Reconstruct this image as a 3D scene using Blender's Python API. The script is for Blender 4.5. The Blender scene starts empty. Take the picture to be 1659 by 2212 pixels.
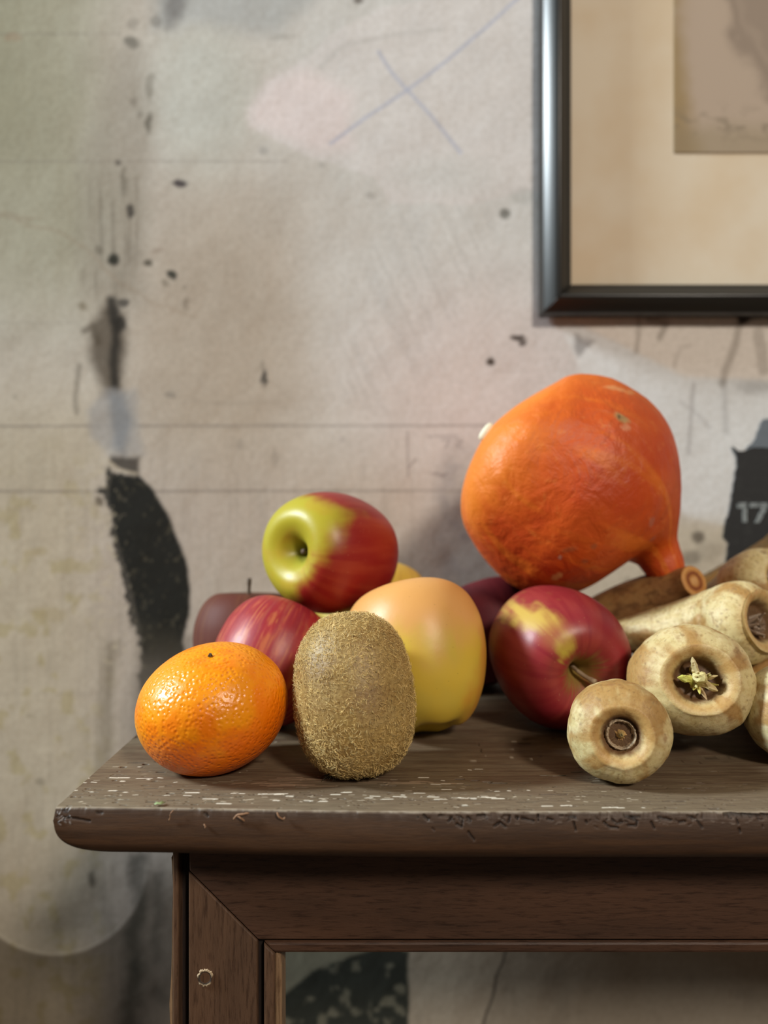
import bpy, math, random
import numpy as np
from mathutils import Vector, Matrix

# ------------------------------------------------------------------ camera, light, exposure
sc = bpy.context.scene
COL = sc.collection
FPX = 1650.0                      # focal length in pixels of the 1659 x 2212 frame
CAMZ = 0.858                      # table top is at z = 0.75
WALL = 0.55                       # wall plane
random.seed(7)
rng = np.random.default_rng(11)

cd = bpy.data.cameras.new('camera')
cam = bpy.data.objects.new('camera', cd); COL.objects.link(cam)
cam.location = (0, 0, CAMZ); cam.rotation_euler = (math.pi/2, 0, 0)
cd.sensor_fit = 'VERTICAL'; cd.sensor_height = 36.0
cd.lens = FPX*36.0/2212.0
cd.clip_start = 0.01; cd.clip_end = 50
cd.dof.use_dof = True; cd.dof.focus_distance = 0.312; cd.dof.aperture_fstop = 5.2
sc.camera = cam

sc.view_settings.view_transform = 'Standard'
sc.view_settings.look = 'None'
sc.view_settings.gamma = 1.0
sc.view_settings.exposure = 0.0
sc.view_settings.use_curve_mapping = False

w = bpy.data.worlds.new('world'); sc.world = w; w.use_nodes = True
w.node_tree.nodes['Background'].inputs[0].default_value = (1.0, 0.87, 0.74, 1)
w.node_tree.nodes['Background'].inputs[1].default_value = 0.085

# warm ceiling lamp, right and behind the camera
ld = bpy.data.lights.new('ceiling_lamp', 'POINT'); ld.energy = 168; ld.color = (1.0, 0.885, 0.755); ld.shadow_soft_size = 0.19
lo = bpy.data.objects.new('ceiling_lamp', ld); COL.objects.link(lo); lo.location = (0.94, -1.63, 2.16)
# cool daylight from a window far to the left
wd = bpy.data.lights.new('window_daylight', 'AREA'); wd.shape = 'RECTANGLE'; wd.size = 0.34; wd.size_y = 0.60
wd.energy = 150; wd.color = (0.84, 0.95, 1.0)
wo = bpy.data.objects.new('window_daylight', wd); COL.objects.link(wo)
wo.location = (-2.6, 0.06, 2.42)
wo.rotation_euler = (Vector((0.1, 0.42, 0.82))-Vector(wo.location)).to_track_quat('-Z', 'Y').to_euler()

# ------------------------------------------------------------------ numpy noise
def _hash(i, j, k, s):
    i = i.astype(np.int64); j = j.astype(np.int64); k = k.astype(np.int64)
    h = (i*374761393 + j*668265263 + k*2147483647 + s*1274126177) & 0xffffffff
    h = ((h ^ (h >> 13))*1274126177) & 0xffffffff
    h = ((h ^ (h >> 16))*2246822519) & 0xffffffff
    return ((h ^ (h >> 15)) & 0xffffff)/float(0xffffff)
def vnoise(P, s=0):
    P = np.asarray(P, float); f = np.floor(P); t = P-f; t = t*t*(3-2*t)
    i, j, k = f[..., 0], f[..., 1], f[..., 2]; x, y, z = t[..., 0], t[..., 1], t[..., 2]
    r = 0
    for a in (0, 1):
        for b in (0, 1):
            for c in (0, 1):
                r = r + _hash(i+a, j+b, k+c, s)*(x if a else 1-x)*(y if b else 1-y)*(z if c else 1-z)
    return r
def fbm(P, oct=4, s=0, gain=0.5):
    P = np.asarray(P, float); r = 0; a = 1; t = 0
    for o in range(oct):
        r = r + a*vnoise(P*(2**o)+o*17.3, s+o); t += a; a *= gain
    return r/t
def fbm2(x, y, oct=4, s=0): return fbm(np.stack([x, y, np.full_like(x, 3.7*s+.5)], -1), oct, s)
def sstep(a, b, x):
    t = np.clip((x-a)/(b-a+1e-12), 0, 1); return t*t*(3-2*t)
def lin(c):
    c = np.asarray(c, float)/255.0
    return np.where(c <= 0.04045, c/12.92, ((c+0.055)/1.055)**2.4)
def mix(C, c, m): return C*(1-m[..., None]) + np.asarray(c)*m[..., None]

# ------------------------------------------------------------------ object helpers
def tag(o, label=None, cat=None, group=None, kind=None):
    if label: o['label'] = label
    if cat: o['category'] = cat
    if group: o['group'] = group
    if kind: o['kind'] = kind
    return o
def thing(name, loc, label, cat, group=None):
    o = bpy.data.objects.new(name, None); COL.objects.link(o)
    o.location = loc; o.empty_display_size = 0.02
    return tag(o, label, cat, group)
def mesh_obj(name, V, F, mat, parent=None, col=None, smooth=True, loc=None, rot=None, attrs=None):
    """V (n,3) in the object's own frame; F list of faces or (n,4) array"""
    me = bpy.data.meshes.new(name)
    V = np.asarray(V, dtype=np.float32)
    if isinstance(F, np.ndarray):
        n, k = F.shape
        me.vertices.add(len(V)); me.vertices.foreach_set('co', V.ravel())
        me.loops.add(n*k); me.loops.foreach_set('vertex_index', F.astype(np.int32).ravel())
        me.polygons.add(n); me.polygons.foreach_set('loop_start', np.arange(0, n*k, k, dtype=np.int32))
        me.polygons.foreach_set('loop_total', np.full(n, k, dtype=np.int32))
        me.update(calc_edges=True); me.validate()
    else:
        me.from_pydata([tuple(map(float, v)) for v in V], [], F); me.update()
    if smooth: me.polygons.foreach_set('use_smooth', np.ones(len(me.polygons), dtype=bool))
    if col is not None:
        a = me.color_attributes.new('Col', 'FLOAT_COLOR', 'POINT')
        c = np.ones((len(V), 4), dtype=np.float32); c[:, :3] = np.clip(col.reshape(-1, 3), 0, 1)
        a.data.foreach_set('color', c.ravel())
    for k, v in (attrs or {}).items():
        a = me.attributes.new(k, 'FLOAT', 'POINT'); a.data.foreach_set('value', np.asarray(v, dtype=np.float32).ravel())
    o = bpy.data.objects.new(name, me); COL.objects.link(o)
    if mat: me.materials.append(mat)
    if parent: o.parent = parent
    if loc is not None: o.location = loc
    if rot is not None: o.rotation_euler = rot
    return o
def grid_faces(nr, nc, wrap=False):
    r = np.arange(nr-1)[:, None]; c = np.arange(nc if wrap else nc-1)[None, :]; c2 = (c+1) % nc
    return np.stack([r*nc+c, r*nc+c2, (r+1)*nc+c2, (r+1)*nc+c], -1).reshape(-1, 4)
def fix_normals(o):
    import bmesh
    bm = bmesh.new(); bm.from_mesh(o.data); bmesh.ops.remove_doubles(bm, verts=bm.verts, dist=1e-7)
    bmesh.ops.recalc_face_normals(bm, faces=bm.faces); bm.to_mesh(o.data); bm.free()
    return o
def extrude_poly(pts, axis_pts):
    """pts: list of 3D points of a cross-section; axis_pts: list of offsets -> V, F (closed prism)"""
    V = []; n = len(pts)
    for off in axis_pts: V += [tuple(np.add(p, off)) for p in pts]
    F = []
    for k in range(len(axis_pts)-1):
        for i in range(n):
            j = (i+1) % n; F.append((k*n+i, k*n+j, (k+1)*n+j, (k+1)*n+i))
    F.append(tuple(range(n))[::-1]); F.append(tuple(range((len(axis_pts)-1)*n, len(axis_pts)*n)))
    return V, F
def box_vf(x0, x1, y0, y1, z0, z1, b=0.0):
    return extrude_poly([(x0, y0, z0), (x1, y0, z0), (x1, y1, z0), (x0, y1, z0)], [(0, 0, 0), (0, 0, z1-z0)])
def prism(name, poly_xz, y0, y1, mat, parent, base, bevel=0.0006, smooth=False):
    V, F = extrude_poly([(x, y0, z) for x, z in poly_xz], [(0, 0, 0), (0, y1-y0, 0)])
    V = np.array(V)-np.array(base)
    o = mesh_obj(name, V, F, mat, parent, smooth=smooth); fix_normals(o)
    if bevel:
        m = o.modifiers.new('bevel', 'BEVEL'); m.width = bevel; m.segments = 2; m.limit_method = 'ANGLE'
    return o
def catmull(pts, n):
    P = np.array(pts, float); P = np.vstack([2*P[0]-P[1], P, 2*P[-1]-P[-2]]); out = []
    m = len(P)-3
    for u in np.linspace(0, m-1e-9, n):
        i = int(u); t = u-i; a, b, c, d = P[i:i+4]
        out.append(0.5*((2*b)+(-a+c)*t+(2*a-5*b+4*c-d)*t*t+(-a+3*b-3*c+d)*t**3))
    return np.array(out)
def frame_from_axis(a):
    a = np.array(a, float); a /= np.linalg.norm(a)
    ref = np.array((0, 0, 1.)) if abs(a[2]) < 0.9 else np.array((1., 0, 0))
    x = np.cross(ref, a); x /= np.linalg.norm(x); y = np.cross(a, x)
    return x, y, a
def pt(px, py, Y): return np.array(((px-829.5)/FPX*Y, Y, CAMZ-(py-1106)/FPX*Y))

# ------------------------------------------------------------------ node material helper
class NT:
    def __init__(s, name):
        s.m = bpy.data.materials.new(name); s.m.use_nodes = True; s.t = s.m.node_tree
        s.b = s.t.nodes['Principled BSDF']; s.out = s.t.nodes['Material Output']
    def n(s, typ, ins=None, **kw):
        nd = s.t.nodes.new(typ)
        for k, v in kw.items(): setattr(nd, k, v)
        for k, v in (ins or {}).items(): s.set(nd.inputs[k], v)
        return nd
    def set(s, sock, v):
        if isinstance(v, bpy.types.NodeSocket): s.t.links.new(v, sock)
        elif isinstance(v, bpy.types.Node): s.t.links.new(v.outputs[0], sock)
        else:
            if isinstance(v, (tuple, list, np.ndarray)) and len(v) == 3 and len(sock.default_value) == 4: v = tuple(v)+(1,)
            sock.default_value = v
    def bsdf(s, **kw):
        for k, v in kw.items(): s.set(s.b.inputs[k.replace('_', ' ')], v)
    def attr(s, name): return s.n('ShaderNodeAttribute', attribute_name=name)
    def obj(s, scale=(1, 1, 1)):
        tc = s.n('ShaderNodeTexCoord'); mp = s.n('ShaderNodeMapping')
        s.t.links.new(tc.outputs['Object'], mp.inputs[0]); mp.inputs['Scale'].default_value = scale
        return mp.outputs[0]
    def noise(s, vec, scale, detail=4, rough=0.5, dist=0):
        nd = s.n('ShaderNodeTexNoise', {'Vector': vec, 'Scale': scale, 'Detail': detail, 'Roughness': rough, 'Distortion': dist}); return nd.outputs[0]
    def vor(s, vec, scale, feature='F1', out=0, rand=1.0):
        nd = s.n('ShaderNodeTexVoronoi', {'Vector': vec, 'Scale': scale, 'Randomness': rand}, feature=feature); return nd.outputs[out]
    def ramp(s, fac, stops):
        r = s.n('ShaderNodeValToRGB', {'Fac': fac}); e = r.color_ramp.elements
        while len(e) < len(stops): e.new(0.5)
        for q, (p, c) in zip(e, stops): q.position = p; q.color = (c, c, c, 1) if not hasattr(c, '__len__') else tuple(c)+(1,)
        return r.outputs[0]
    def mixc(s, a, b, f, mode='MIX'):
        nd = s.n('ShaderNodeMix', data_type='RGBA', blend_type=mode)
        s.set(nd.inputs[0], f); s.set(nd.inputs[6], a); s.set(nd.inputs[7], b); return nd.outputs[2]
    def math(s, op, a, b=0.0):
        nd = s.n('ShaderNodeMath', operation=op); s.set(nd.inputs[0], a); s.set(nd.inputs[1], b); return nd.outputs[0]
    def bump(s, h, strength, dist, normal=None):
        nd = s.n('ShaderNodeBump', {'Height': h, 'Strength': strength, 'Distance': dist})
        if normal is not None: s.set(nd.inputs['Normal'], normal)
        return nd.outputs[0]

# wood for the table body (object coordinates in metres)
def wood_mat(name, c1, c2, c3, axis='x', rough=0.5, scl=1.0):
    m = NT(name)
    sc3 = {'x': (6, 60, 60), 'z': (60, 60, 6), 'y': (60, 6, 60)}[axis]
    v = m.obj(sc3)
    n1 = m.noise(v, 3.0*scl, 6, 0.65, 0.6); n2 = m.noise(v, 14*scl, 5, 0.7)
    v2 = m.obj({'x': (3, 14, 14), 'z': (14, 14, 3), 'y': (14, 3, 14)}[axis]); n3 = m.noise(v2, 2.2, 3)
    c = m.mixc(c1, c2, m.ramp(n1, [(0.3, 0), (0.7, 1)]))
    c = m.mixc(c, c3, m.ramp(n3, [(0.45, 0), (0.75, 0.8)]))
    c = m.mixc(c, (0.35, 0.3, 0.28), m.ramp(n2, [(0.35, 0.75), (0.5, 0)]), 'MULTIPLY')
    m.bsdf(Base_Color=c, Roughness=rough, Specular_IOR_Level=0.35, Normal=m.bump(n2, 0.25, 0.0006))
    return m.m
WOOD_H = wood_mat('dark_wood_horizontal', (.076, .038, .023), (.045, .024, .015), (.098, .047, .026), 'x')
WOOD_V = wood_mat('dark_wood_vertical', (.120, .066, .038), (.080, .044, .026), (.15, .078, .042), 'z')
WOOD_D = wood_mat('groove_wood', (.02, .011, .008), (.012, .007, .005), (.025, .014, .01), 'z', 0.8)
WOOD_L = wood_mat('worn_edge_wood', (.30, .20, .115), (.22, .13, .07), (.36, .27, .17), 'z')

# ------------------------------------------------------------------ setting: wall
def wall():
    # dense where the photograph looks, coarse beyond; pixel coordinates of the wall plane
    S = FPX/WALL
    px = np.concatenate([np.linspace(-2500, -60, 24), np.arange(-40, 1720, 2.6), np.linspace(1740, 5200, 24)])
    py = np.concatenate([np.linspace(-3600, -60, 24), np.arange(-40, 2260, 2.6), np.linspace(2280, 3650, 16)])
    X, Y = np.meshgrid(px, py)
    wx = (fbm2(X/70, Y/70, 4, 1)-.5)*34 + (fbm2(X/14, Y/14, 3, 2)-.5)*9
    wy = (fbm2(X/70, Y/70, 4, 3)-.5)*34 + (fbm2(X/14, Y/14, 3, 4)-.5)*9
    def at(warp): return X+wx*warp, Y+wy*warp
    def poly(pts, soft=12, warp=1.0):
        x, y = at(warp); pts = np.array(pts, float); n = len(pts)
        x0, y0 = pts.min(0)-60-soft; x1, y1 = pts.max(0)+60+soft
        out = np.zeros_like(x); sel = (x > x0) & (x < x1) & (y > y0) & (y < y1)
        a, b = x[sel], y[sel]; ins = np.zeros(a.shape, bool); dm = np.full(a.shape, 1e9)
        for i in range(n):
            p, q = pts[i], pts[(i+1) % n]
            with np.errstate(divide='ignore', invalid='ignore'):
                ins ^= ((p[1] > b) != (q[1] > b)) & (a < (q[0]-p[0])*(b-p[1])/(q[1]-p[1]+1e-9)+p[0])
            d = q-p; t = np.clip(((a-p[0])*d[0]+(b-p[1])*d[1])/(d@d+1e-9), 0, 1)
            dm = np.minimum(dm, np.hypot(a-p[0]-t*d[0], b-p[1]-t*d[1]))
        sd = np.where(ins, dm, -dm); out[sel] = sstep(-soft/2, soft/2, sd); return out
    def stroke(pts, w_, soft=6, warp=0.3):
        x, y = at(warp); pts = np.array(pts, float); dm = np.full(x.shape, 1e9)
        for p, q in zip(pts[:-1], pts[1:]):
            d = q-p; t = np.clip(((x-p[0])*d[0]+(y-p[1])*d[1])/(d@d+1e-9), 0, 1)
            dm = np.minimum(dm, np.hypot(x-p[0]-t*d[0], y-p[1]-t*d[1]))
        return 1-sstep(w_/2-soft/2, w_/2+soft/2, dm)
    def ell(cx, cy, rx, ry, soft=0.5, warp=0.5, ang=0):
        x, y = at(warp); x = x-cx; y = y-cy; c, s_ = math.cos(ang), math.sin(ang)
        r = np.hypot((x*c+y*s_)/rx, (-x*s_+y*c)/ry); return 1-sstep(1-soft, 1+soft, r)
    base = np.zeros(X.shape+(3,)) + lin((196, 186, 172))
    C = base
    N1 = fbm2(X/240, Y/240, 4, 21); N2 = fbm2(X/60, Y/60, 4, 22)
    STR = fbm2(X/9, Y/160, 4, 23)
    L = lin
    # broad tints of the bare plaster
    C = mix(C, L((206, 202, 194)), sstep(380, 900, X+(N1-.5)*500)*(1-sstep(700, 1250, Y)))
    C = mix(C, L((180, 165, 146)), ell(470, 760, 200, 330, .6)*.85)
    C = mix(C, L((186, 172, 158)), sstep(900, 1150, Y)*(1-sstep(1000, 1300, X))*.9)
    C = mix(C, L((208, 196, 188)), ell(1050, 820, 260, 200, .6)*.8)
    C = mix(C, L((168, 162, 140)), (1-sstep(120, 330, X+(N1-.5)*160))*(1-sstep(500, 900, Y)))
    C = mix(C, L((150, 144, 118)), (1-sstep(-60, 200, X+(N1-.5)*160))*(1-sstep(250, 520, Y))*.8)
    C = mix(C, L((190, 176, 150)), (1-sstep(120, 330, X+(N1-.5)*160))*sstep(700, 1000, Y)*.8)
    C = mix(C, L((198, 196, 184)), ell(430, 200, 120, 170, .6)*.9)
    C = mix(C, L((180, 179, 173)), poly([(330, -40), (720, -40), (600, 70), (450, 60), (330, 60)], 60)*.9)
    C = mix(C, L((214, 207, 200)), poly([(535, 235), (575, 180), (640, 140), (740, 60), (830, 10), (1300, -40), (1400, 380), (1120, 420), (1000, 445), (835, 440), (810, 385), (650, 330), (545, 270)], 10, .6)*.85)
    C = mix(C, L((226, 211, 205)), poly([(540, 240), (580, 175), (660, 150), (760, 200), (760, 320), (690, 330), (550, 270)], 50, .6)*.8)
    C = mix(C, L((196, 196, 188)), ell(960, 380, 110, 40, .7)*.4)
    # diagonal brush drags
    u = (X*math.cos(1.15)+Y*math.sin(1.15)); v = (-X*math.sin(1.15)+Y*math.cos(1.15))
    dr = fbm2(u*0+v/9+u/900, u/500, 3, 25)
    C = C*(1-.08*(sstep(.4, .75, dr)*poly([(820, 450), (1130, 430), (1000, 700), (850, 900), (720, 850)], 80))[..., None])
    C = C*(1-.10*(sstep(.45, .75, STR)*sstep(850, 1100, Y))[..., None])
    C = C*(.94+.12*N2)[..., None]*(.97+.06*N1)[..., None]
    C = C*(.955+.09*fbm2(X/7, Y/7, 3, 27))[..., None]
    # yellowish speckle on the left
    sp = sstep(.58, .72, fbm2(X/30, Y/34, 3, 28))*(1-sstep(150, 280, X))*sstep(900, 1150, Y)
    C = mix(C, L((168, 152, 104)), sp*.5)
    # bluish and tan area of the band below
    C = mix(C, L((176, 170, 160)), ell(1010, 1110, 70, 130, .6)*.7)
    C = mix(C, L((150, 143, 140)), sstep(.5, .7, N2)*ell(985, 1110, 45, 130, .5)*.6)
    # pale paper-like patch on the right, top edge painted along the frame's shadow line
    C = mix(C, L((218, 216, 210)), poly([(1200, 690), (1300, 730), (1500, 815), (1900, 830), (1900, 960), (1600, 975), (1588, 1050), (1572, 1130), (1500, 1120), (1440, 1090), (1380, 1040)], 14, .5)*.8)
    C = mix(C, L((165, 160, 155)), stroke([(1497, 830), (1492, 900), (1490, 980)], 9, 10)*.6)
    C = mix(C, L((175, 170, 165)), stroke([(1470, 870), (1500, 890), (1535, 925)], 8, 10)*.45)
    C = mix(C, L((168, 165, 160)), stroke([(1563, 820), (1566, 880), (1570, 935)], 12, 14)*.5)
    C = mix(C, L((150, 146, 140)), ell(1630, 835, 40, 18, .6)*.5)
    C = mix(C, L((225, 212, 196)), poly([(1195, 672), (1900, 660), (1900, 830), (1480, 815)], 18, .4)*.8)  # warm tint painted in the shape of the frame's cast shadow
    for pts, w_, a in [([(1380, 690), (1375, 760)], 10, .45), ([(1600, 690), (1590, 740), (1566, 800), (1560, 830)], 16, .45),
                      ([(1400, 690), (1440, 700), (1425, 730)], 14, .5), ([(1455, 790), (1470, 750), (1490, 745)], 7, .25), ([(1640, 720), (1650, 800)], 26, .35)]:
        C = mix(C, L((112, 98, 82)), stroke(pts, w_, 12)*a)
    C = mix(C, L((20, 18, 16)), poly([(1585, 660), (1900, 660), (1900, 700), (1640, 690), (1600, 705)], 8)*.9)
    C = mix(C, L((130, 124, 120)), poly([(1235, 720), (1280, 735), (1262, 755), (1250, 775), (1240, 760)], 14)*.7)
    # lower right, behind pumpkin neck
    C = mix(C, L((190, 176, 150)), poly([(1280, 1120), (1590, 1120), (1560, 1420), (1200, 1420), (1200, 1240)], 60)*.7)
    for cx, cy, rx, ry, a in [(1507, 1160, 14, 14, .75), (1490, 1205, 22, 16, .5), (1325, 1290, 16, 10, .5), (1355, 1262, 10, 16, .35), (1412, 1258, 12, 8, .5), (1530, 1190, 30, 20, .2)]:
        C = mix(C, L((70, 60, 48)), ell(cx, cy, rx, ry, .5)*a)
    # ruled pencil lines
    for y0, x1, a in [(75, 260, .25), (350, 620, .3), (699, 170, .22), (921, 1050, .55), (1062, 1010, .6), (1500, 300, .15)]:
        brk = .5+.8*fbm2(X/60, Y*0+y0, 3, int(y0) % 50)
        C = mix(C, L((118, 106, 98)), stroke([(-400, y0), (x1, y0-2)], 5, 4, .05)*a*np.clip(brk, 0, 1))
    # blue crayon cross
    for pts in [[(715, 310), (790, 255), (880, 195), (960, 135), (1050, 60), (1120, -5), (1200, -80)], [(818, 112), (845, 155), (880, 195), (930, 250), (995, 330)]]:
        C = mix(C, L((172, 176, 192)), stroke(pts, 8, 6, .1)*.62)
    C = mix(C, L((180, 176, 168)), stroke([(690, 145), (740, 100), (850, 75), (960, 65)], 9, 10)*.35)
    # faint writing and small pencil figures
    for pts in [[(925, 942), (985, 942)], [(955, 950), (972, 950), (962, 968)], [(985, 948), (998, 955), (986, 962), (998, 968)], [(880, 930), (882, 1030)],
                [(882, 1010), (900, 990)], [(930, 1022), (958, 1028), (940, 1020)], [(952, 1030), (966, 1022)]]:
        C = mix(C, L((120, 108, 104)), stroke(pts, 4, 4, .1)*.5)
    # the long dark stain
    C = mix(C, L((150, 140, 124)), poly([(170, 330), (250, 120), (300, 110), (330, 260), (320, 560), (300, 660), (180, 640)], 70, 1)*.55)
    C = mix(C, L((110, 100, 84)), sstep(.45, .7, STR)*poly([(170, 380), (310, 380), (310, 560), (240, 660), (180, 600)], 40, 1)*.5)
    C = mix(C, L((92, 86, 84)), poly([(360, -40), (420, -40), (395, 40), (360, 60), (350, 10)], 40)*.6)
    C = mix(C, L((84, 72, 57)), poly([(196, 700), (235, 655), (270, 680), (268, 850), (222, 860), (196, 780)], 34, .8)*.85)
    C = mix(C, L((40, 35, 28)), stroke([(243, 650), (248, 720), (243, 780), (250, 850)], 20, 18, .6)*.92)
    C = mix(C, L((40, 35, 28)), ell(258, 700, 14, 16, .4)*.9)
    C = mix(C, L((78, 66, 50)), stroke([(182, 715), (200, 705), (212, 740)], 14, 12)*.6)
    C = mix(C, L((105, 95, 80)), stroke([(170, 790), (162, 860), (165, 890)], 12, 10)*.5)
    C = mix(C, L((166, 161, 155)), poly([(225, 845), (300, 840), (300, 910), (315, 980), (245, 985), (200, 950), (190, 890)], 26, .7)*.8)
    C = mix(C, L((132, 134, 136)), poly([(235, 850), (272, 850), (285, 910), (270, 980), (245, 960)], 26, .5)*.8)
    C = mix(C, L((42, 36, 32)), poly([(240, 984), (305, 984), (300, 1030), (270, 1015), (240, 1000)], 14, .5)*.85)
    C = mix(C, L((190, 176, 152)), stroke([(232, 992), (262, 1015), (295, 1022)], 6, 5)*.7)
    blk = poly([(240, 1022), (300, 1028), (335, 1058), (362, 1110), (385, 1170), (405, 1215), (413, 1270), (408, 1330), (395, 1385), (402, 1420), (380, 1500), (330, 1500), (305, 1430), (300, 1340), (276, 1250), (250, 1160), (232, 1080)], 9, .35)
    rag = poly([(225, 1010), (300, 1026), (345, 1100), (392, 1220), (400, 1300), (385, 1400), (370, 1520), (310, 1520), (290, 1420), (285, 1320), (262, 1250), (238, 1160), (222, 1080)], 46, 1.6)
    ragm = sstep(.38, .55, rag*.6+.75*(fbm2(X/9, Y/9, 3, 31)-.3)*rag)
    M = np.clip(np.maximum(blk, ragm*.9), 0, 1)
    flk = sstep(.64, .72, fbm2(X/8, Y/11, 3, 33))
    mott = sstep(1370, 1500, Y)
    C = mix(C, L((30, 29, 24)), M*(1-mott*.4*sstep(.4, .6, N2)))
    C = mix(C, L((130, 120, 96)), M*flk*(.22+.4*mott))
    C = mix(C, L((66, 60, 48)), poly([(300, 1340), (410, 1380), (360, 1520), (300, 1640), (280, 1640), (290, 1480)], 60, 1)*.55*(.5+STR))
    C = mix(C, L((128, 116, 96)), poly([(215, 1380), (250, 1380), (240, 1680), (205, 1680)], 30)*.5*(.5+STR))
    C = mix(C, L((200, 186, 158)), sstep(.66, .74, fbm2(X/10, Y/10, 3, 35))*poly([(180, 1000), (240, 1000), (300, 1400), (220, 1450), (170, 1200)], 50)*.5)
    # dots
    for cx, cy, rx, ry, a, c in [(393, 399, 15, 8, .9, (52, 42, 48)), (247, 557, 15, 12, .95, (34, 34, 24)), (325, 570, 10, 8, .8, (60, 56, 40)), (370, 596, 11, 10, .92, (36, 40, 30)),
            (352, 618, 8, 8, .45, (90, 80, 60)), (284, 455, 8, 16, .85, (60, 54, 48)), (253, 352, 8, 6, .7, (70, 60, 52)), (283, 95, 15, 14, .65, (85, 82, 72)), (285, 55, 12, 10, .3, (90, 80, 70)),
            (335, 45, 12, 14, .4, (90, 84, 76)), (285, 218, 10, 10, .4, (92, 80, 66)), (320, 190, 8, 26, .4, (100, 92, 76)), (322, 265, 7, 22, .65, (80, 74, 60)), (302, 245, 9, 7, .35, (90, 84, 70)),
            (268, 390, 7, 30, .45, (90, 82, 66)), (212, 535, 9, 10, .5, (88, 80, 64)), (180, 662, 9, 8, .5, (100, 84, 52)), (265, 655, 12, 10, .8, (50, 46, 42)), (345, 545, 16, 6, .3, (120, 92, 70)),
            (400, 655, 9, 12, .45, (112, 100, 84)), (395, 622, 7, 7, .3, (112, 100, 84)), (576, 323, 10, 9, .5, (150, 146, 140)), (700, 358, 8, 7, .4, (150, 145, 136)), (801, 428, 8, 8, .4, (150, 145, 136)),
            (1095, 461, 13, 10, .8, (92, 90, 80)), (1130, 425, 26, 18, .3, (150, 150, 142)), (1117, 728, 16, 7, .9, (60, 48, 40)), (1130, 738, 9, 7, .8, (60, 48, 40)), (1059, 784, 9, 8, .95, (58, 44, 32)),
            (576, 815, 6, 18, .85, (58, 54, 48)), (571, 785, 4, 14, .4, (100, 92, 80)), (372, 854, 10, 7, .45, (110, 104, 96)), (770, 0, 12, 7, .8, (100, 92, 84)), (608, 80, 26, 8, .3, (130, 125, 112)),
            (215, 1088, 8, 8, .7, (70, 58, 44)), (515, 965, 9, 14, .35, (140, 130, 118)), (590, 990, 7, 18, .3, (130, 122, 112)), (738, 952, 7, 6, .25, (120, 112, 110)), (960, 1100, 10, 30, .3, (130, 122, 118)),
            (28, 860, 8, 7, .25, (120, 112, 96)), (25, 80, 20, 10, .3, (150, 110, 80)), (75, 1190, 22, 9, .4, (160, 140, 90)), (110, 1330, 30, 16, .35, (160, 140, 92)), (85, 1690, 9, 9, .4, (110, 100, 80)),
            (30, 470, 60, 7, .3, (140, 120, 98)), (65, 1550, 10, 6, .25, (120, 108, 80)), (200, 1900, 8, 16, .6, (60, 54, 42)), (1580, 2150, 5, 9, .6, (90, 70, 54)), (1660, 1400, 40, 60, .3, (110, 96, 76)), (500, 870, 90, 6, .12, (120, 110, 98)),
            (620, 1500, 50, 50, .1, (120, 110, 98))]:
        C = mix(C, L(c), ell(cx, cy, rx, ry, .45, .8)*a)
    C = mix(C, L((150, 130, 108)), stroke([(30, 475), (110, 495), (180, 530), (260, 610), (330, 660), (430, 680)], 7, 8, .8)*.3)
    # lower wall: grime and shade painted darker around a painted light disc with bright rim
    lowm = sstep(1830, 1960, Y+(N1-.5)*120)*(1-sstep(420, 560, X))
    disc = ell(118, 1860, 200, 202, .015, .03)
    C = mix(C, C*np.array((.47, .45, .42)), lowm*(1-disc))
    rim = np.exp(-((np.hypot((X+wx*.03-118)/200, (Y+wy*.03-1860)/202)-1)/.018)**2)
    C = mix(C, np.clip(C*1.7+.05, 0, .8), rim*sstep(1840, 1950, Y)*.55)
    for pts, w_, a in [([(300, 1860), (310, 1930), (290, 2010), (300, 2100), (270, 2260)], 34, .75), ([(205, 1850), (215, 1960), (250, 2020)], 20, .2), ([(345, 1900), (350, 1990), (335, 2080)], 18, .5), ([(335, 2140), (350, 2160)], 24, .5)]:
        C = mix(C, L((44, 46, 36)), stroke(pts, w_, 30, 1.3)*a*(.5+.8*N2))
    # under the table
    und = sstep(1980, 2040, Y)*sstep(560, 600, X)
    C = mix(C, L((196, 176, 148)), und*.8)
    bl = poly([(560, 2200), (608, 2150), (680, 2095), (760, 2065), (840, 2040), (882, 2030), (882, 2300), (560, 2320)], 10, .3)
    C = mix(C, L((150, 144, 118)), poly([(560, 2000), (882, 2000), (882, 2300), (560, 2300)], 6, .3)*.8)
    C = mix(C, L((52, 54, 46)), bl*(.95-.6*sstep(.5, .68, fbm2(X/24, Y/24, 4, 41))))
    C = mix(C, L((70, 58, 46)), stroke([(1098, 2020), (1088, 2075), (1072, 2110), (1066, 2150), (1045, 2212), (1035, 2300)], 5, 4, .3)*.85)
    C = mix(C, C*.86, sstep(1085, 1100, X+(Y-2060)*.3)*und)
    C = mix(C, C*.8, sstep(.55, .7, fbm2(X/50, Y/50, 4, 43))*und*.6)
    C = C*np.array((1.02, 1.08, 1.17))*(1-.30*und)[..., None]  # wall below the tabletop darkened in colour to stand in for shade
    P = np.stack([(X-829.5)/S, np.zeros_like(X)-(fbm2(X/90, Y/90, 4, 51)-.5)*.0012, CAMZ-(Y-1106)/S], -1)
    m = NT('old_painted_plaster')
    v_ = m.obj((1, 1, 1)); n1 = m.noise(v_, 260, 5, .6); n2 = m.noise(v_, 90, 4, .6)
    c = m.mixc(m.attr('Col').outputs[0], (.80, .79, .77), m.ramp(n1, [(.35, .55), (.6, 0)]), 'MULTIPLY')
    m.bsdf(Base_Color=c, Roughness=.75, Specular_IOR_Level=.25, Normal=m.bump(m.math('ADD', n1, n2), .22, .0006))
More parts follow.
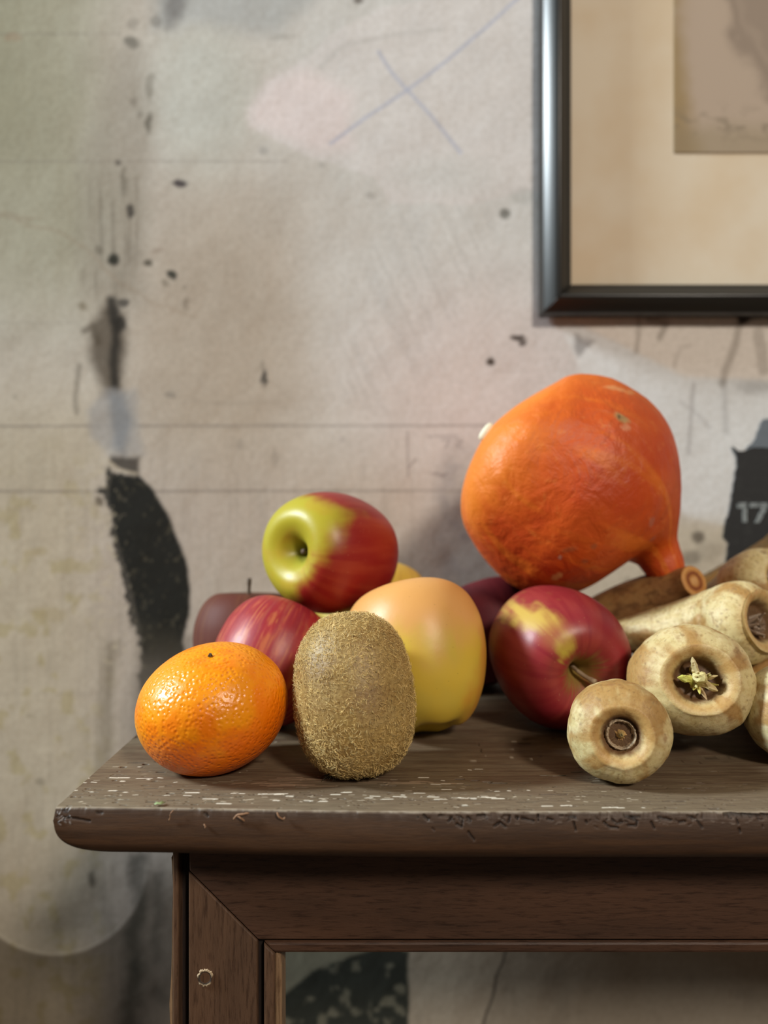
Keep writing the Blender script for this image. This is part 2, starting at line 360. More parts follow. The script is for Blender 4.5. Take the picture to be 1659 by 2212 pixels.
    o = mesh_obj('wall_back', P.reshape(-1, 3), grid_faces(*X.shape)[:, ::-1].copy(), m.m, col=C, loc=(0, WALL, 0))
    tag(o, 'old stained plaster wall with pencil lines and black smear', 'wall', kind='structure')
wall()
pm = NT('grey_plaster'); pm.bsdf(Base_Color=pm.mixc((.34, .31, .26), (.26, .23, .19), pm.noise(pm.obj(), 12, 5)), Roughness=.85)
V, F = box_vf(-.80, -.66, -.70, WALL-.003, .0005, .90)  # unseen partition, added to keep window light off the lower wall
tag(mesh_obj('light_blocker_left', V, F, pm.m, smooth=False), 'unseen low partition added left of the table to block window light', 'wall', kind='structure')
fm = NT('dark_floorboards'); fv = fm.obj((1, 1, 1))
fm.bsdf(Base_Color=fm.mixc((.09, .055, .035), (.05, .03, .02), fm.noise(fm.obj((2, 30, 1)), 3, 4)), Roughness=.6)
V, F = box_vf(-2.6, 2.6, -2.6, WALL-.002, -.05, 0)
tag(mesh_obj('floor', V, F, fm.m, smooth=False), 'dark board floor below the table', 'floor', kind='structure')

# ------------------------------------------------------------------ side table
TB = (0.35, 0.40, 0.0)
table = thing('side_table', TB, 'old dark wooden side table with worn chipped top holding the fruit', 'table')
TOPZ, TH, X0, X1, YB = .75, .0178, -.1200, .82, .535
def front_y(x): return .2788-.0042*sstep(-.12, .02, x)
def tabletop():
    xs = np.concatenate([[X0], X0+.00002+.02998*np.linspace(0, 1, 90)**1.8, np.arange(X0+.0304, .175, .00034), np.linspace(.176, X1-.02, 60), X1-.02*np.linspace(1, 0, 20)[1:]**1.8-.00002*0, [X1+.00002]])
    v_top = np.concatenate([np.linspace(0, .80, 90, endpoint=False), np.linspace(.80, .995, 250)])   # fraction from back edge to front edge
    nt = len(v_top); nf = 46
    fr = front_y(xs)
    # end rounding (the slab's lower corner curves up at both ends)
    def endp(x):
        e = np.clip(np.minimum((x-X0)/.024, (X1-x)/.024), 0, 1)
        return .42+.58*(1-(1-e**.5)**2.6)
    th = TH*endp(xs)
    NC = len(xs); rows = []
    edge_wob = (fbm2(xs/.004, xs*0, 4, 61)-.5)
    for v in v_top:
        rows.append(np.stack([xs, YB+(fr-YB)*v, np.full(NC, TOPZ)], -1))
    r = .0009
    for a in np.linspace(10, 90, 6):
        a = math.radians(a)
        rows.append(np.stack([xs, fr+.0011+ (-math.sin(a))*(r+.0002)+.0, TOPZ-r*(1-math.cos(a))+0*xs], -1))
    for t in np.linspace(.05, 1, nf):
        bulge = -.0012*math.sin(math.pi*min(t, 1)) + .0042*max(0, (t-.72)/.28)**2.2
        rows.append(np.stack([xs, fr-.0001+bulge, TOPZ-r-(th-r)*t], -1))
    for yb in (.300, .4, .5, YB, YB):
        rows.append(np.stack([xs, np.full(NC, yb), TOPZ-th-.0000], -1))
    rows.append(np.stack([xs, np.full(NC, YB), np.full(NC, TOPZ)], -1))
    P = np.array(rows); NR = len(P)
    P[:, 0, 2] = TOPZ-.0042; P[:, -1, 2] = TOPZ-.0042; P[:, 0, 0] -= .0003; P[:, -1, 0] += .0003
    # colours
    X, Y, Z = P[..., 0], P[..., 1], P[..., 2]
    top = np.zeros(X.shape); top[:nt+2] = 1
    isf = np.zeros(X.shape); isf[nt+1:nt+6+nf] = 1
    D = (front_y(X)-Y)  # negative behind the edge
    g = fbm2(X/.03, Y/.0016, 5, 62); g2 = fbm2(X/.006, Y/.0009, 4, 63); big = fbm2(X/.05, Y/.012, 3, 64)
    Ct = np.zeros(X.shape+(3,))+np.array((.165, .118, .072))
    Ct = mix(Ct, (.10, .058, .034), sstep(.4, .7, g)*.7)
    Ct = mix(Ct, (.21, .17, .112), sstep(.5, .75, big)*.6)
    Ct = mix(Ct, (.215, .175, .12), sstep(-.035, -.004, D)*.5)
    Ct = Ct*(.84+.32*g2)[..., None]
    gz = fbm2(X/.05+Z*30, Z/.0018, 5, 65)
    Cf = np.zeros(X.shape+(3,))+np.array((.074, .036, .017))
    Cf = mix(Cf, (.046, .023, .012), sstep(.35, .65, gz)*.8)
    Cf = mix(Cf, (.080, .042, .022), sstep(.5, .8, fbm2(X/.04, Z/.004, 3, 66))*.7)
    Cf = mix(Cf, (.06, .036, .024), sstep(TOPZ-.0065, TOPZ-.001, Z)*.45)
    C = mix(Ct, Cf, 1-top) if False else Ct*top[..., None]+Cf*(1-top[..., None])
    H = np.zeros(X.shape)
    def seg(mask_plane, pts, w_, soft):
        A, B = (X, Y) if mask_plane == 't' else (X, Z)
        pts = np.array(pts); x0, x1 = pts[:, 0].min()-w_*2, pts[:, 0].max()+w_*2
        c0, c1 = np.searchsorted(xs, (x0, x1)); c1 = max(c1, c0+1)
        a = A[:, c0:c1]; b = B[:, c0:c1]; dm = np.full(a.shape, 1e9)
        for p, q in zip(pts[:-1], pts[1:]):
            d = q-p; t = np.clip(((a-p[0])*d[0]+(b-p[1])*d[1])/(d@d+1e-12), 0, 1)
            dm = np.minimum(dm, np.hypot((a-p[0]-t*d[0]), (b-p[1]-t*d[1])))
        m = 1-sstep(w_/2-soft, w_/2+soft, dm)
        m = m*(top[:, c0:c1] if mask_plane == 't' else isf[:, c0:c1])
        return c0, c1, m
    def T(px, py):
        y = (CAMZ-TOPZ)*FPX/(py-1106); return ((px-829.5)/FPX*y, y)
    def Fp(px, py):
        return ((px-829.5)/FPX*.2765, CAMZ-(py-1106)/FPX*.2765)
    def put(plane, pts, w_, col, a, depth, soft=.00018):
        c0, c1, m = seg(plane, pts, w_, soft)
        C[:, c0:c1] = mix(C[:, c0:c1], col, m*a); H[:, c0:c1] += m*depth
    R = random.Random(5)
    # pale flakes (x0, y, x1)
    W = [(238, 1680, 278), (296, 1681, 330), (342, 1681, 352), (186, 1681, 196), (174, 1690, 186), (198, 1690, 212), (262, 1688, 270), (320, 1684, 325), (160, 1707, 168), (192, 1711, 203), (236, 1709, 252), (268, 1711, 276),
         (376, 1690, 386), (398, 1718, 412), (356, 1719, 364), (300, 1657, 304), (402, 1712, 430), (440, 1726, 470), (470, 1735, 498), (500, 1715, 530), (560, 1716, 612), (598, 1714, 622), (592, 1729, 604), (620, 1721, 632), (658, 1728, 678), (688, 1731, 706),
         (716, 1717, 735), (738, 1711, 762), (790, 1724, 806), (800, 1720, 822), (824, 1726, 850), (850, 1722, 880), (868, 1718, 876), (896, 1713, 918), (925, 1722, 950), (940, 1727, 968), (977, 1724, 1030), (1034, 1722, 1072), (1064, 1726, 1092), (1000, 1739, 1010), (1070, 1709, 1080),
         (1098, 1708, 1104), (1140, 1708, 1145), (1213, 1741, 1236), (1302, 1745, 1350), (1172, 1742, 1192), (1388, 1745, 1392), (1500, 1756, 1530), (1012, 1663, 1020), (1024, 1661, 1045), (1020, 1620, 1110), (932, 1693, 976), (955, 1706, 978), (905, 1680, 925), (954, 1686, 962), (1140, 1640, 1150)]
    for x0, y, x1 in W:
        n = max(1, int((x1-x0)/16)); xs_ = np.linspace(x0, x1, n+1)
        for k in range(n):
            yy = y+R.uniform(-1, 1); wv = R.uniform(.0006, .0011)
            put('t', [T(xs_[k], yy), T(xs_[k+1]-R.uniform(0, 4), yy+R.uniform(-.8, .8))], wv, (.74, .69, .58), .85, .00012)
    for k in range(120):       # small loose flakes over the worn front band
        px_ = R.uniform(130, 1400); py_ = R.choice([R.gauss(1722, 9), R.uniform(1600, 1750)])
        if py_ > 1744: continue
        put('t', [T(px_, py_), T(px_+R.uniform(1, 14), py_+R.uniform(-1, 1))], R.uniform(.00035, .0007), (.62, .55, .43), R.uniform(.3, .8), .0001)
    for x0, y, x1 in [(500, 1691, 690), (580, 1683, 700), (560, 1696, 690), (750, 1691, 900), (880, 1690, 980)]:     # rubbed light streaks
        for q in range(5):
            a_ = R.uniform(x0, x1-20); put('t', [T(a_, y+R.uniform(-3, 3)), T(a_+R.uniform(20, 90), y+R.uniform(-3, 3))], .0009, (.42, .30, .20), .5, 0)
    # dark pits and cracks
    B = [(1168, 1675, 1222, 2), (1236, 1668, 1272, 2), (1168, 1716, 1224, 2), (1045, 1689, 1060, 3), (1056, 1692, 1092, 3), (985, 1683, 1002, 2), (990, 1693, 1000, 2), (1020, 1686, 1032, 3), (1260, 1709, 1285, 1.5), (1350, 1712, 1372, 2),
         (1434, 1730, 1478, 2.5), (1462, 1737, 1478, 2), (1440, 1745, 1458, 3), (1535, 1746, 1548, 4), (1390, 1731, 1402, 2), (1232, 1741, 1244, 2.5), (500, 1686, 545, 1.5), (612, 1717, 632, 2), (512, 1721, 522, 3), (670, 1722, 678, 2), (682, 1718, 692, 3), (622, 1727, 632, 2.5),
         (732, 1725, 742, 3.5), (762, 1723, 790, 1.5), (822, 1712, 858, 1.5), (824, 1695, 836, 2.5), (838, 1697, 856, 2), (846, 1684, 858, 2), (540, 1717, 548, 2), (264, 1657, 267, 6), (312, 1651, 317, 4), (278, 1648, 312, 1.5), (302, 1667, 322, 1.5), (340, 1668, 355, 2), (246, 1686, 249, 3), (332, 1687, 336, 3),
         (308, 1697, 318, 2), (186, 1704, 192, 2), (206, 1706, 220, 1.5), (156, 1721, 160, 3), (232, 1721, 250, 1.5), (252, 1727, 275, 2), (262, 1739, 270, 2), (190, 1741, 192, 2), (248, 1733, 251, 3), (364, 1714, 372, 3.5), (318, 1732, 334, 2), (388, 1705, 392, 3), (400, 1706, 428, 2), (440, 1706, 448, 2), (460, 1715, 488, 1.5),
         (378, 1734, 386, 1.5), (416, 1738, 424, 2.5), (1022, 1734, 1070, 1), (1165, 1727, 1182, 1.5), (1120, 1749, 1150, 2), (1300, 1650, 1340, 1)]
    for x0, y, x1, w_ in B:
        n = max(1, int((x1-x0)/12)); pts = [T(x0+(x1-x0)*k/n, y+(R.uniform(-1.5, 1.5) if 0 < k < n else 0)) for k in range(n+1)]
        put('t', pts, w_*.00038, (.022, .013, .009), .95, -.0006-.0001*w_)
    for k in range(420):
        px_ = R.uniform(120, 1655); py_ = R.choice([R.uniform(1590, 1750), R.uniform(1690, 1748), R.gauss(1720, 12)])
        if py_ > 1748: continue
        ln = R.choice([R.uniform(1, 4), R.uniform(4, 30)])
        put('t', [T(px_, py_), T(px_+ln, py_+R.uniform(-.8, .8))], R.uniform(.0003, .0007), (.035, .021, .013), R.uniform(.5, .95), -R.uniform(.0003, .0006))
    # front face: worm tunnels, chips
    Fh = [[(915, 1756), (924, 1766)], [(948, 1757), (976, 1760), (968, 1768)], [(985, 1758), (998, 1764), (996, 1776)], [(1008, 1760), (1015, 1766)], [(1030, 1757), (1046, 1757), (1050, 1763)], [(1086, 1758), (1100, 1758), (1096, 1770)], [(1112, 1760), (1116, 1764)],
          [(1066, 1778), (1078, 1771), (1090, 1780)], [(985, 1774), (996, 1780)], [(1010, 1790), (1022, 1806)], [(1160, 1756), (1160, 1766)], [(1220, 1758), (1240, 1762)], [(1236, 1770), (1240, 1786)], [(1262, 1768), (1264, 1771)], [(1300, 1770), (1312, 1780), (1330, 1782)],
          [(1318, 1765), (1328, 1774), (1340, 1770)], [(1345, 1758), (1372, 1768), (1368, 1778), (1352, 1776)], [(1360, 1762), (1378, 1760)], [(1402, 1770), (1408, 1782)], [(1420, 1762), (1445, 1766)], [(1462, 1770), (1474, 1769)], [(1480, 1758), (1500, 1766), (1510, 1780)],
          [(1585, 1764), (1588, 1772)], [(1589, 1783), (1591, 1789)], [(1560, 1754), (1659, 1757)], [(1600, 1756), (1690, 1758)], [(205, 1760), (216, 1761)], [(132, 1770), (160, 1772), (190, 1777)], [(1180, 1764), (1190, 1766)], [(1125, 1763), (1150, 1768)], [(440, 1758), (448, 1764)]]
    for pts in Fh:
        put('f', [Fp(*p) for p in pts], .0007, (.018, .011, .008), .92, -.0006)
    for k in range(40):
        px_ = R.uniform(880, 1659); py_ = 1757+abs(R.gauss(0, 9)); 
        put('f', [Fp(px_, py_), Fp(px_+R.uniform(0, 9), py_+R.uniform(-3, 5))], R.uniform(.0002, .0005), (.02, .013, .01), .8, -.0004)
    for k in range(40):
        px_ = R.uniform(900, 1659); py_ = R.uniform(1757, 1775)
        put('f', [Fp(px_, py_), Fp(px_+R.uniform(3, 14), py_+R.uniform(-1, 2))], R.uniform(.0002, .0003), (.3, .24, .2), .4, .0001)
    for k in range(34):       # battered pale corner
        a_ = R.uniform(118, 150); b_ = R.uniform(1750, 1785)
        put('f', [Fp(a_, b_), Fp(a_+R.uniform(-3, 5), b_+R.uniform(-4, 4))], R.uniform(.0002, .0005), R.choice([(.5, .5, .52), (.02, .02, .025), (.3, .28, .27)]), .8, R.uniform(-.0005, .0003))
    # lighter rubbed arris
    ar = np.exp(-((np.arange(NR)[:, None]-(nt+1))/2.2)**2)*np.ones(NC)
    C[:] = mix(C, (.42, .36, .28), ar*np.clip(.25+1.1*(fbm2(X/.003, X*0, 3, 67)-.35), 0, .8))
    # apply relief
    P[..., 2] += np.where(top > 0, H, 0)
    P[..., 1] -= np.where((top == 0) & (isf > 0), H, 0)
    P[..., 2] += np.where(top > 0, (fbm2(X/.012, Y/.002, 4, 68)-.5)*.00028, 0)
    e = np.exp(-((np.arange(NR)[:, None]-(nt+2))/4.0)**2)
    P[..., 1] += e*(np.clip(fbm2(X/.0035, X*0, 4, 69)-.55, 0, 1))*.004*sstep(.0, .05, X)
    P[..., 1] += e*np.clip(fbm2(X/.002, X*0, 3, 70)-.5, 0, 1)*.0016
    m = NT('worn_painted_wood')
    n1 = m.noise(m.obj((20, 220, 220)), 6, 5, .65); n2 = m.noise(m.obj((60, 700, 700)), 4, 4, .6)
    c = m.mixc(m.attr('Col').outputs[0], (.55, .5, .46), m.ramp(n1, [(.35, .6), (.58, 0)]), 'MULTIPLY')
    m.bsdf(Base_Color=c, Roughness=m.ramp(n1, [(.3, .62), (.7, .44)]), Specular_IOR_Level=.36, Normal=m.bump(m.math('ADD', n1, n2), .22, .0005))
    o = mesh_obj('tabletop', (P-np.array(TB)).reshape(-1, 3), grid_faces(NR, NC)[:, ::-1].copy(), m.m, table, col=C)
    o['label'] = 'worn pitted tabletop plank with pale paint flakes and rounded left end'
tabletop()
AY = .313                                     # front plane of the apron frame
def fx(px, Y=AY): return (px-829.5)/FPX*Y
def fz(py, Y=AY): return CAMZ-(py-1106)/FPX*Y
zt = TOPZ-TH-.0002; zb = fz(2030); xo = fx(407); xi = fx(556); XR = .72
prism('support_strip', [(fx(262, .30), zt), (XR+.02, zt), (XR+.02, zt-.0016), (fx(272, .30), zt-.0016)], .292, .50, WOOD_H, table, TB, .0004)
g = .00035
# apron (mitred)
zm = zb+(xi-xo)
mirror = XR+.0
prism('apron', [(xo, zt-.0017), (XR, zt-.0017), (XR, zb), (xi+g, zb), (xo+g, zm)], AY, AY+.018, WOOD_H, table, TB)
prism('apron_bead', [(fx(568), fz(2036)), (XR, fz(2036)), (XR, fz(2061)), (fx(592), fz(2061))], AY+.0004, AY+.016, WOOD_H, table, TB, .0012)
prism('apron_groove', [(fx(556), fz(2026)), (XR, fz(2026)), (XR, fz(2040)), (fx(556), fz(2040))], AY+.003, AY+.014, WOOD_D, table, TB, 0)
def leg_front():
    o = prism('leg', [(xo, zm-g), (xi, zb-g), (xi, .0), (xo, .0)], AY, AY+.020, WOOD_V, table, TB)
    # dowel hole
    c = np.array((fx(443), fz(2112))); rr = .0032
    th_ = np.linspace(0, 2*math.pi, 97)[:-1]; n = len(th_); V = []; col = []
    jag = fbm(np.stack([np.cos(th_)*5, np.sin(th_)*5, th_*0+3], -1), 4, 5); jag2 = fbm(np.stack([np.cos(th_)*2, np.sin(th_)*2, th_*0+9], -1), 3, 6)
    for k, (sc_, dy) in enumerate([(1.06, .0002), (1.04, -.0002), (.84, -.0005), (.76, -.0001), (.5, .0001), (.01, .0)]):
        for q_, t in enumerate(th_):
            pale = max(0, min(1, (math.sin(t)*.9+.1)*2.2)) if math.sin(t) > 0 else max(0, min(1, (-math.sin(t)-.45)*3.5))
            ww = sc_+((jag[q_]-.5)*.5*(1 if k < 2 else .3))*(.3+pale)
            if k < 2: ww = .84+(ww-.84)*(.25+.75*pale)
            V.append((c[0]+rr*ww*math.cos(t), AY+dy, c[1]+rr*1.08*ww*math.sin(t)))
            pc = np.array((.50, .38, .24))*pale+np.array((.07, .04, .022))*(1-pale)
            col.append(pc if k < 2 else (pc*.7 if k == 2 else (.03, .022, .016) if k == 3 else (.10+.08*jag2[q_], .085, .06)))
    V = np.array(V); col = np.array(col)
    mm = NT('raw_splintered_wood'); mm.bsdf(Base_Color=mm.attr('Col').outputs[0], Roughness=.8)
    d = mesh_obj('dowel_hole', V-np.array(TB), grid_faces(6, n, True), mm.m, o, col=col)
    d.parent = o; d['label'] = 'splintered pale ring round an old dowel hole'
    prism('leg_groove', [(fx(385), zt-.002), (xo+.0002, zt-.002), (xo+.0002, 0), (fx(385), 0)], AY+.006, AY+.018, WOOD_D, o, TB, 0)
    prism('leg_groove', [(xi-.0002, zb), (fx(569), zb), (fx(569), 0), (xi-.0002, 0)], AY+.004, AY+.018, WOOD_D, o, TB, 0)
    prism('outer_bead', [(fx(373), zt-.002), (fx(386), zt-.002), (fx(386), 0), (fx(373), 0)], AY-.0002, AY+.018, WOOD_V, o, TB, .0006)
    e = prism('worn_edge', [(fx(368.5), zt-.016)]+[(fx(368.5+3*math.sin(k*.9)+1.5*math.sin(k*2.1)), zt-.016-.012*k) for k in range(1, 40)]+[(fx(376), .1), (fx(376), zt-.02)], AY+.0012, AY+.016, WOOD_L, o, TB, 0)
    # inner bead with a rounded upper corner
    pts = [(fx(568), fz(2040)), (fx(592), fz(2061))]
    a = [(fx(592)-.0, fz(2061))]
    prism('inner_bead', [(fx(569), fz(2036)-.0004), (fx(593), fz(2061)), (fx(593), 0), (fx(569), 0)], AY+.0002, AY+.016, WOOD_V, o, TB, .0008)
    prism('inner_face', [(fx(593)-.0002, fz(2058)), (fx(599), fz(2063)), (fx(604), fz(2074)), (fx(607), fz(2095)), (fx(607.5), fz(2150)), (fx(607.5), 0), (fx(593)-.0002, 0)], AY+.0025, AY+.015, WOOD_L, o, TB, .0008)
    return o
lg = leg_front()
for (a, b, y0) in ((XR-.036, XR-.002, AY), (-.098, -.074, .49), (XR-.036, XR-.012, .49)):
    prism('leg', [(a, zt-.002), (b, zt-.002), (b, 0), (a, 0)], y0+(.0001 if y0 > .4 else .0185), y0+.024+(.0 if y0 > .4 else .0185), WOOD_V, table, TB)
prism('rear_rail', [(-.074, zt-.002), (XR-.036, zt-.002), (XR-.036, zt-.03), (-.074, zt-.03)], .495, .510, WOOD_H, table, TB)

# ------------------------------------------------------------------ fruit builders
def fruit_mat(name, rough=.32, spec=.5, bumps=(), speck=None, sss=0.0, streak=None, coat=0.0):
    m = NT(name); c = m.attr('Col').outputs[0]; v = m.obj()
    if streak:
        sv = m.attr('streakvec').outputs['Vector'] if False else v
        n = m.noise(m.obj((1, 1, .12)), streak[1], 5, .65, .4)
        c = m.mixc(c, streak[0], m.ramp(n, [(.45, 0), (.62, streak[2])]))
    if speck:   # (colour, scale, radius, amount)
        d = m.vor(v, speck[1]); c = m.mixc(c, speck[0], m.ramp(d, [(speck[2]*.5, speck[3]), (speck[2], 0)]))
    nrm = None
    for (kind, scl, st, dist) in bumps:
        h = m.noise(v, scl, 4, .6) if kind == 'noise' else m.ramp(m.vor(v, scl, 'SMOOTH_F1' if kind == 'pore' else 'F1'), [(.0, 0), (.45, 1)])
        nrm = m.bump(h, st, dist, nrm)
    m.bsdf(Base_Color=c, Roughness=rough, Specular_IOR_Level=spec, Coat_Weight=coat, Coat_Roughness=.18)
    if sss: m.bsdf(Subsurface_Weight=sss, Subsurface_Scale=.006, Subsurface_Radius=(1, .5, .25))
    if nrm is not None: m.bsdf(Normal=nrm)
    return m.m
def matrix_from(a, roll=0.0):
    x, y, z = frame_from_axis(a); c, s_ = math.cos(roll), math.sin(roll)
    x2 = x*c+y*s_; y2 = -x*s_+y*c
    return np.stack([x2, y2, z], 1)          # columns
def euler_of(Mx): return Matrix(Mx.tolist()).to_euler()
APROF = catmull([(0, .50), (.05, .52), (.11, .62), (.20, .76), (.34, .88), (.52, .935), (.70, .87), (.86, .69), (.97, .40), (1.0, .08), (.975, -.22), (.89, -.53), (.74, -.78), (.56, -.92), (.40, -.955), (.27, -.90), (.16, -.80), (.07, -.74), (0, -.73)], 190)
def cone_tube(pts, radii, n=10, jag=0):
    pts = np.array(pts, float); V = []; 
    for i, (p, r) in enumerate(zip(pts, radii)):
        t = pts[min(i+1, len(pts)-1)]-pts[max(i-1, 0)]; x, y, z = frame_from_axis(t)
        for k in range(n):
            a = 2*math.pi*k/n; q = r*(1+jag*(random.random()-.5)); V.append(p+q*(x*math.cos(a)+y*math.sin(a)))
    F = [tuple(f) for f in grid_faces(len(pts), n, True)]
    F.append(tuple(range(n))[::-1]); F.append(tuple(range((len(pts)-1)*n, len(pts)*n)))
    return V, F
STEM = NT('woody_stem'); STEM.bsdf(Base_Color=STEM.mixc((.16, .10, .055), (.06, .035, .02), STEM.noise(STEM.obj(), 900, 3)), Roughness=.7); STEM = STEM.m
STEMP = NT('pale_stem'); STEMP.bsdf(Base_Color=STEMP.mixc((.40, .30, .20), (.22, .15, .09), STEMP.noise(STEMP.obj(), 900, 3)), Roughness=.6); STEMP = STEMP.m
CALYX = NT('dry_calyx'); CALYX.bsdf(Base_Color=CALYX.mixc((.05, .05, .025), (.02, .02, .012), CALYX.noise(CALYX.obj(), 900, 3)), Roughness=.9); CALYX = CALYX.m
def apple(c, R, h, axis, colf, mat, label, roll=0, stem=None, calyx=True, squash=(1, 1), seed=1, taper=0.0, stem_mat=STEM, group=None, name='apple', stemdir=None, ground=True):
    """c centre (world), R radius, h height factor, axis towards the stem"""
    Mx = matrix_from(axis, roll); nseg = 220
    a = np.linspace(0, 2*math.pi, nseg, endpoint=False)
    rho = APROF[:, 0][:, None]; z = APROF[:, 1][:, None]*np.ones(nseg)
    lob = 1+.013*np.cos(5*a+seed)[None, :]*sstep(.3, -.9, z)+.018*np.cos(2*a+seed*2)[None, :]+.012*np.cos(3*a+seed)[None, :]
    tp = 1+taper*z
    rr = rho*lob*tp
    z2 = z+.016*np.cos(5*a+seed)[None, :]*sstep(-.6, -.95, z)*sstep(.1, .5, rho)+.03*np.cos(a+seed)[None, :]*rho
    V = np.stack([rr*np.cos(a)*squash[0], rr*np.sin(a)*squash[1], z2*h], -1)*R
    Vf = V.reshape(-1, 3); Vf = Vf*(1+.012*(fbm(Vf/R*1.6+seed*9, 3, seed)-.5))[:, None]
    Wd = (Vf@Mx.T)/R                            # world direction * radius fraction
    zz = (APROF[:, 1][:, None]*np.ones(nseg)).ravel(); rh = (APROF[:, 0][:, None]*np.ones(nseg)).ravel(); aa = (a[None, :]*np.ones((len(APROF), 1))).ravel()
    st = fbm(np.stack([np.cos(aa)*11, np.sin(aa)*11, zz*1.3+seed], -1), 4, seed)   # meridian streaks
    Cc = colf(Wd, zz, rh, aa, st, Vf/R)
    lowest = (Vf@Mx.T)[:, 2].min()
    if ground: c = np.array((c[0], c[1], TOPZ-lowest+.0002))
    base = (c[0], c[1], c[2]+lowest)
    t = thing(name, base, label, 'apple', group)
    rel = np.array(c)-np.array(base)
    b = mesh_obj('body', Vf, grid_faces(len(APROF), nseg, True), mat, t, col=Cc, loc=rel, rot=euler_of(Mx)); 
    fix_normals(b)
    if stem:
        L_, bend = stem; p0 = np.array((0, 0, .50*h*R)); d = np.array(stemdir if stemdir is not None else (.25, .0, 1.0)); d = d/np.linalg.norm(d)
        pts = [p0, p0+np.array((0, 0, .3*L_)), p0+np.array((0, 0, .3*L_))+d*.35*L_, p0+np.array((0, 0, .3*L_))+d*.72*L_+np.array((bend, 0, 0))]
        pts = catmull(pts, 10); rad = np.linspace(.0011, .00095, 10); rad[-2:] = (.0014, .0013)
        Vs, Fs = cone_tube(pts, rad, 10, .15); mesh_obj('stem', Vs, Fs, stem_mat, t, loc=rel, rot=euler_of(Mx))
    if calyx:
        Vs = []; Fs = []
        for k in range(5):
            an = 2*math.pi*k/5+seed; o_ = np.array((math.cos(an), math.sin(an), 0)); s_ = np.array((-math.sin(an), math.cos(an), 0)); zc = -.735*h*R
            q = [o_*.0005-s_*.0012+(0, 0, zc), o_*.0005+s_*.0012+(0, 0, zc), o_*.0026+s_*.0008+(0, 0, zc-.0012), o_*.0016+(0, 0, zc-.0040), o_*.0026-s_*.0008+(0, 0, zc-.0012)]
            n0 = len(Vs); Vs += q; Fs += [(n0, n0+1, n0+2, n0+4), (n0+4, n0+2, n0+3)]
        ob = mesh_obj('calyx', Vs, Fs, CALYX, t, loc=rel, rot=euler_of(Mx)); md = ob.modifiers.new('solid', 'SOLIDIFY'); md.thickness = .0003
    return t
def U(W): return W[:, 0], W[:, 2]
AP_RED = fruit_mat('apple_skin_red', .40, .4, [('noise', 260, .10, .0006)], ((.62, .42, .24), 420, .085, .45))
AP_YEL = fruit_mat('apple_skin_yellow', .42, .4, [('noise', 240, .12, .0006)], ((.16, .12, .03), 260, .07, .55))
AP_STR = fruit_mat('apple_skin_striped', .42, .42, [('noise', 260, .12, .0006)], ((.55, .28, .2), 420, .07, .35))
AP_DUL = fruit_mat('apple_skin_dull', .62, .25, [('noise', 260, .12, .0006)], None)

def col_top(W, zz, rh, aa, st, L_):
    n = fbm(L_*3.2+3, 4, 4)-.5; n2 = fbm(L_*9+1, 3, 5)-.5
    f = -1.41*(W[:, 0]+.02)+1.0*(W[:, 2]-.16)-.25*np.clip(W[:, 1]+.6, 0, 2)+n*.75+n2*.10+(st-.5)*.22
    f = f-1.4*sstep(.62, 1.0, W[:, 2])
    m = sstep(-.42, .40, f)
    red = np.zeros((len(W), 3))+np.array((.27, .014, .011)); red = mix(red, (.36, .045, .02), sstep(.4, .7, st)*.5)
    yel = np.zeros((len(W), 3))+np.array((.42, .36, .025)); yel = mix(yel, (.46, .30, .03), sstep(.45, .7, fbm(L_*4, 3, 8))*.5)
    C = red*(1-m[:, None])+yel*m[:, None]
    return mix(C, (.20, .22, .03), (1-sstep(.06, .36, rh))*(zz > 0)*.8)
def col_red_right(W, zz, rh, aa, st, L_):
    n = fbm(L_*3.5+7, 4, 14)-.5
    C = np.zeros((len(W), 3))+np.array((.235, .018, .024)); C = mix(C, (.31, .040, .034), sstep(.42, .68, st)*.6)
    C = mix(C, (.26, .018, .03), sstep(.5, .7, fbm(L_*2.5, 3, 15))*.5)
    d = np.hypot((W[:, 0]+.52+n*.5)/.36, (W[:, 2]-.66+n*.3)/.20); f = (1-sstep(.3, 1.35, d+(st-.5)*1.6))*(W[:, 1] < .3)
    C = mix(C, (.55, .38, .07), f*.9)
    d2 = np.hypot((W[:, 0]+.10+n*.3)/.13, (W[:, 2]-.28+n*.3)/.22); C = mix(C, (.50, .40, .05), (1-sstep(.2, 1.2, d2+(st-.5)*1.2))*(W[:, 1] < .3)*.9)
    d3 = np.hypot((W[:, 0]+.18)/.3, (W[:, 2]-.42)/.22); C = mix(C, (.45, .2, .07), (1-sstep(.4, 1.2, d3))*(W[:, 1] < .3)*.45)
    rus = (1-sstep(.08, .40, rh+(st-.5)*.35))*(zz > 0)
    return mix(C, (.22, .16, .035), rus*.9)
def col_yellow(W, zz, rh, aa, st, L_):
    n = fbm(L_*2.6+5, 4, 24)-.5
    C = np.zeros((len(W), 3))+np.array((.60, .41, .045)); C = mix(C, (.52, .39, .06), sstep(.4, .7, fbm(L_*2, 3, 26))*.5)
    C = mix(C, (.68, .32, .11), sstep(.05, .75, W[:, 2]+n*.6+(st-.5)*.25)*.85)
    C = mix(C, (.58, .20, .035), sstep(.66, .95, W[:, 0]-.3*W[:, 2]+n*.5)*.6)
    return C
def col_striped(W, zz, rh, aa, st, L_):
    st2 = fbm(np.stack([np.cos(aa)*26, np.sin(aa)*26, zz*2.2], -1), 4, 31); n = fbm(L_*5, 3, 33)
    C = np.zeros((len(W), 3))+np.array((.30, .020, .026)); C = mix(C, (.40, .055, .045), sstep(.45, .65, st2)*.9)
    C = mix(C, (.50, .18, .05), sstep(.50, .66, st2*.6+n*.4)*.45)
    return mix(C, (.26, .02, .035), sstep(.52, .66, 1-st)*.6)
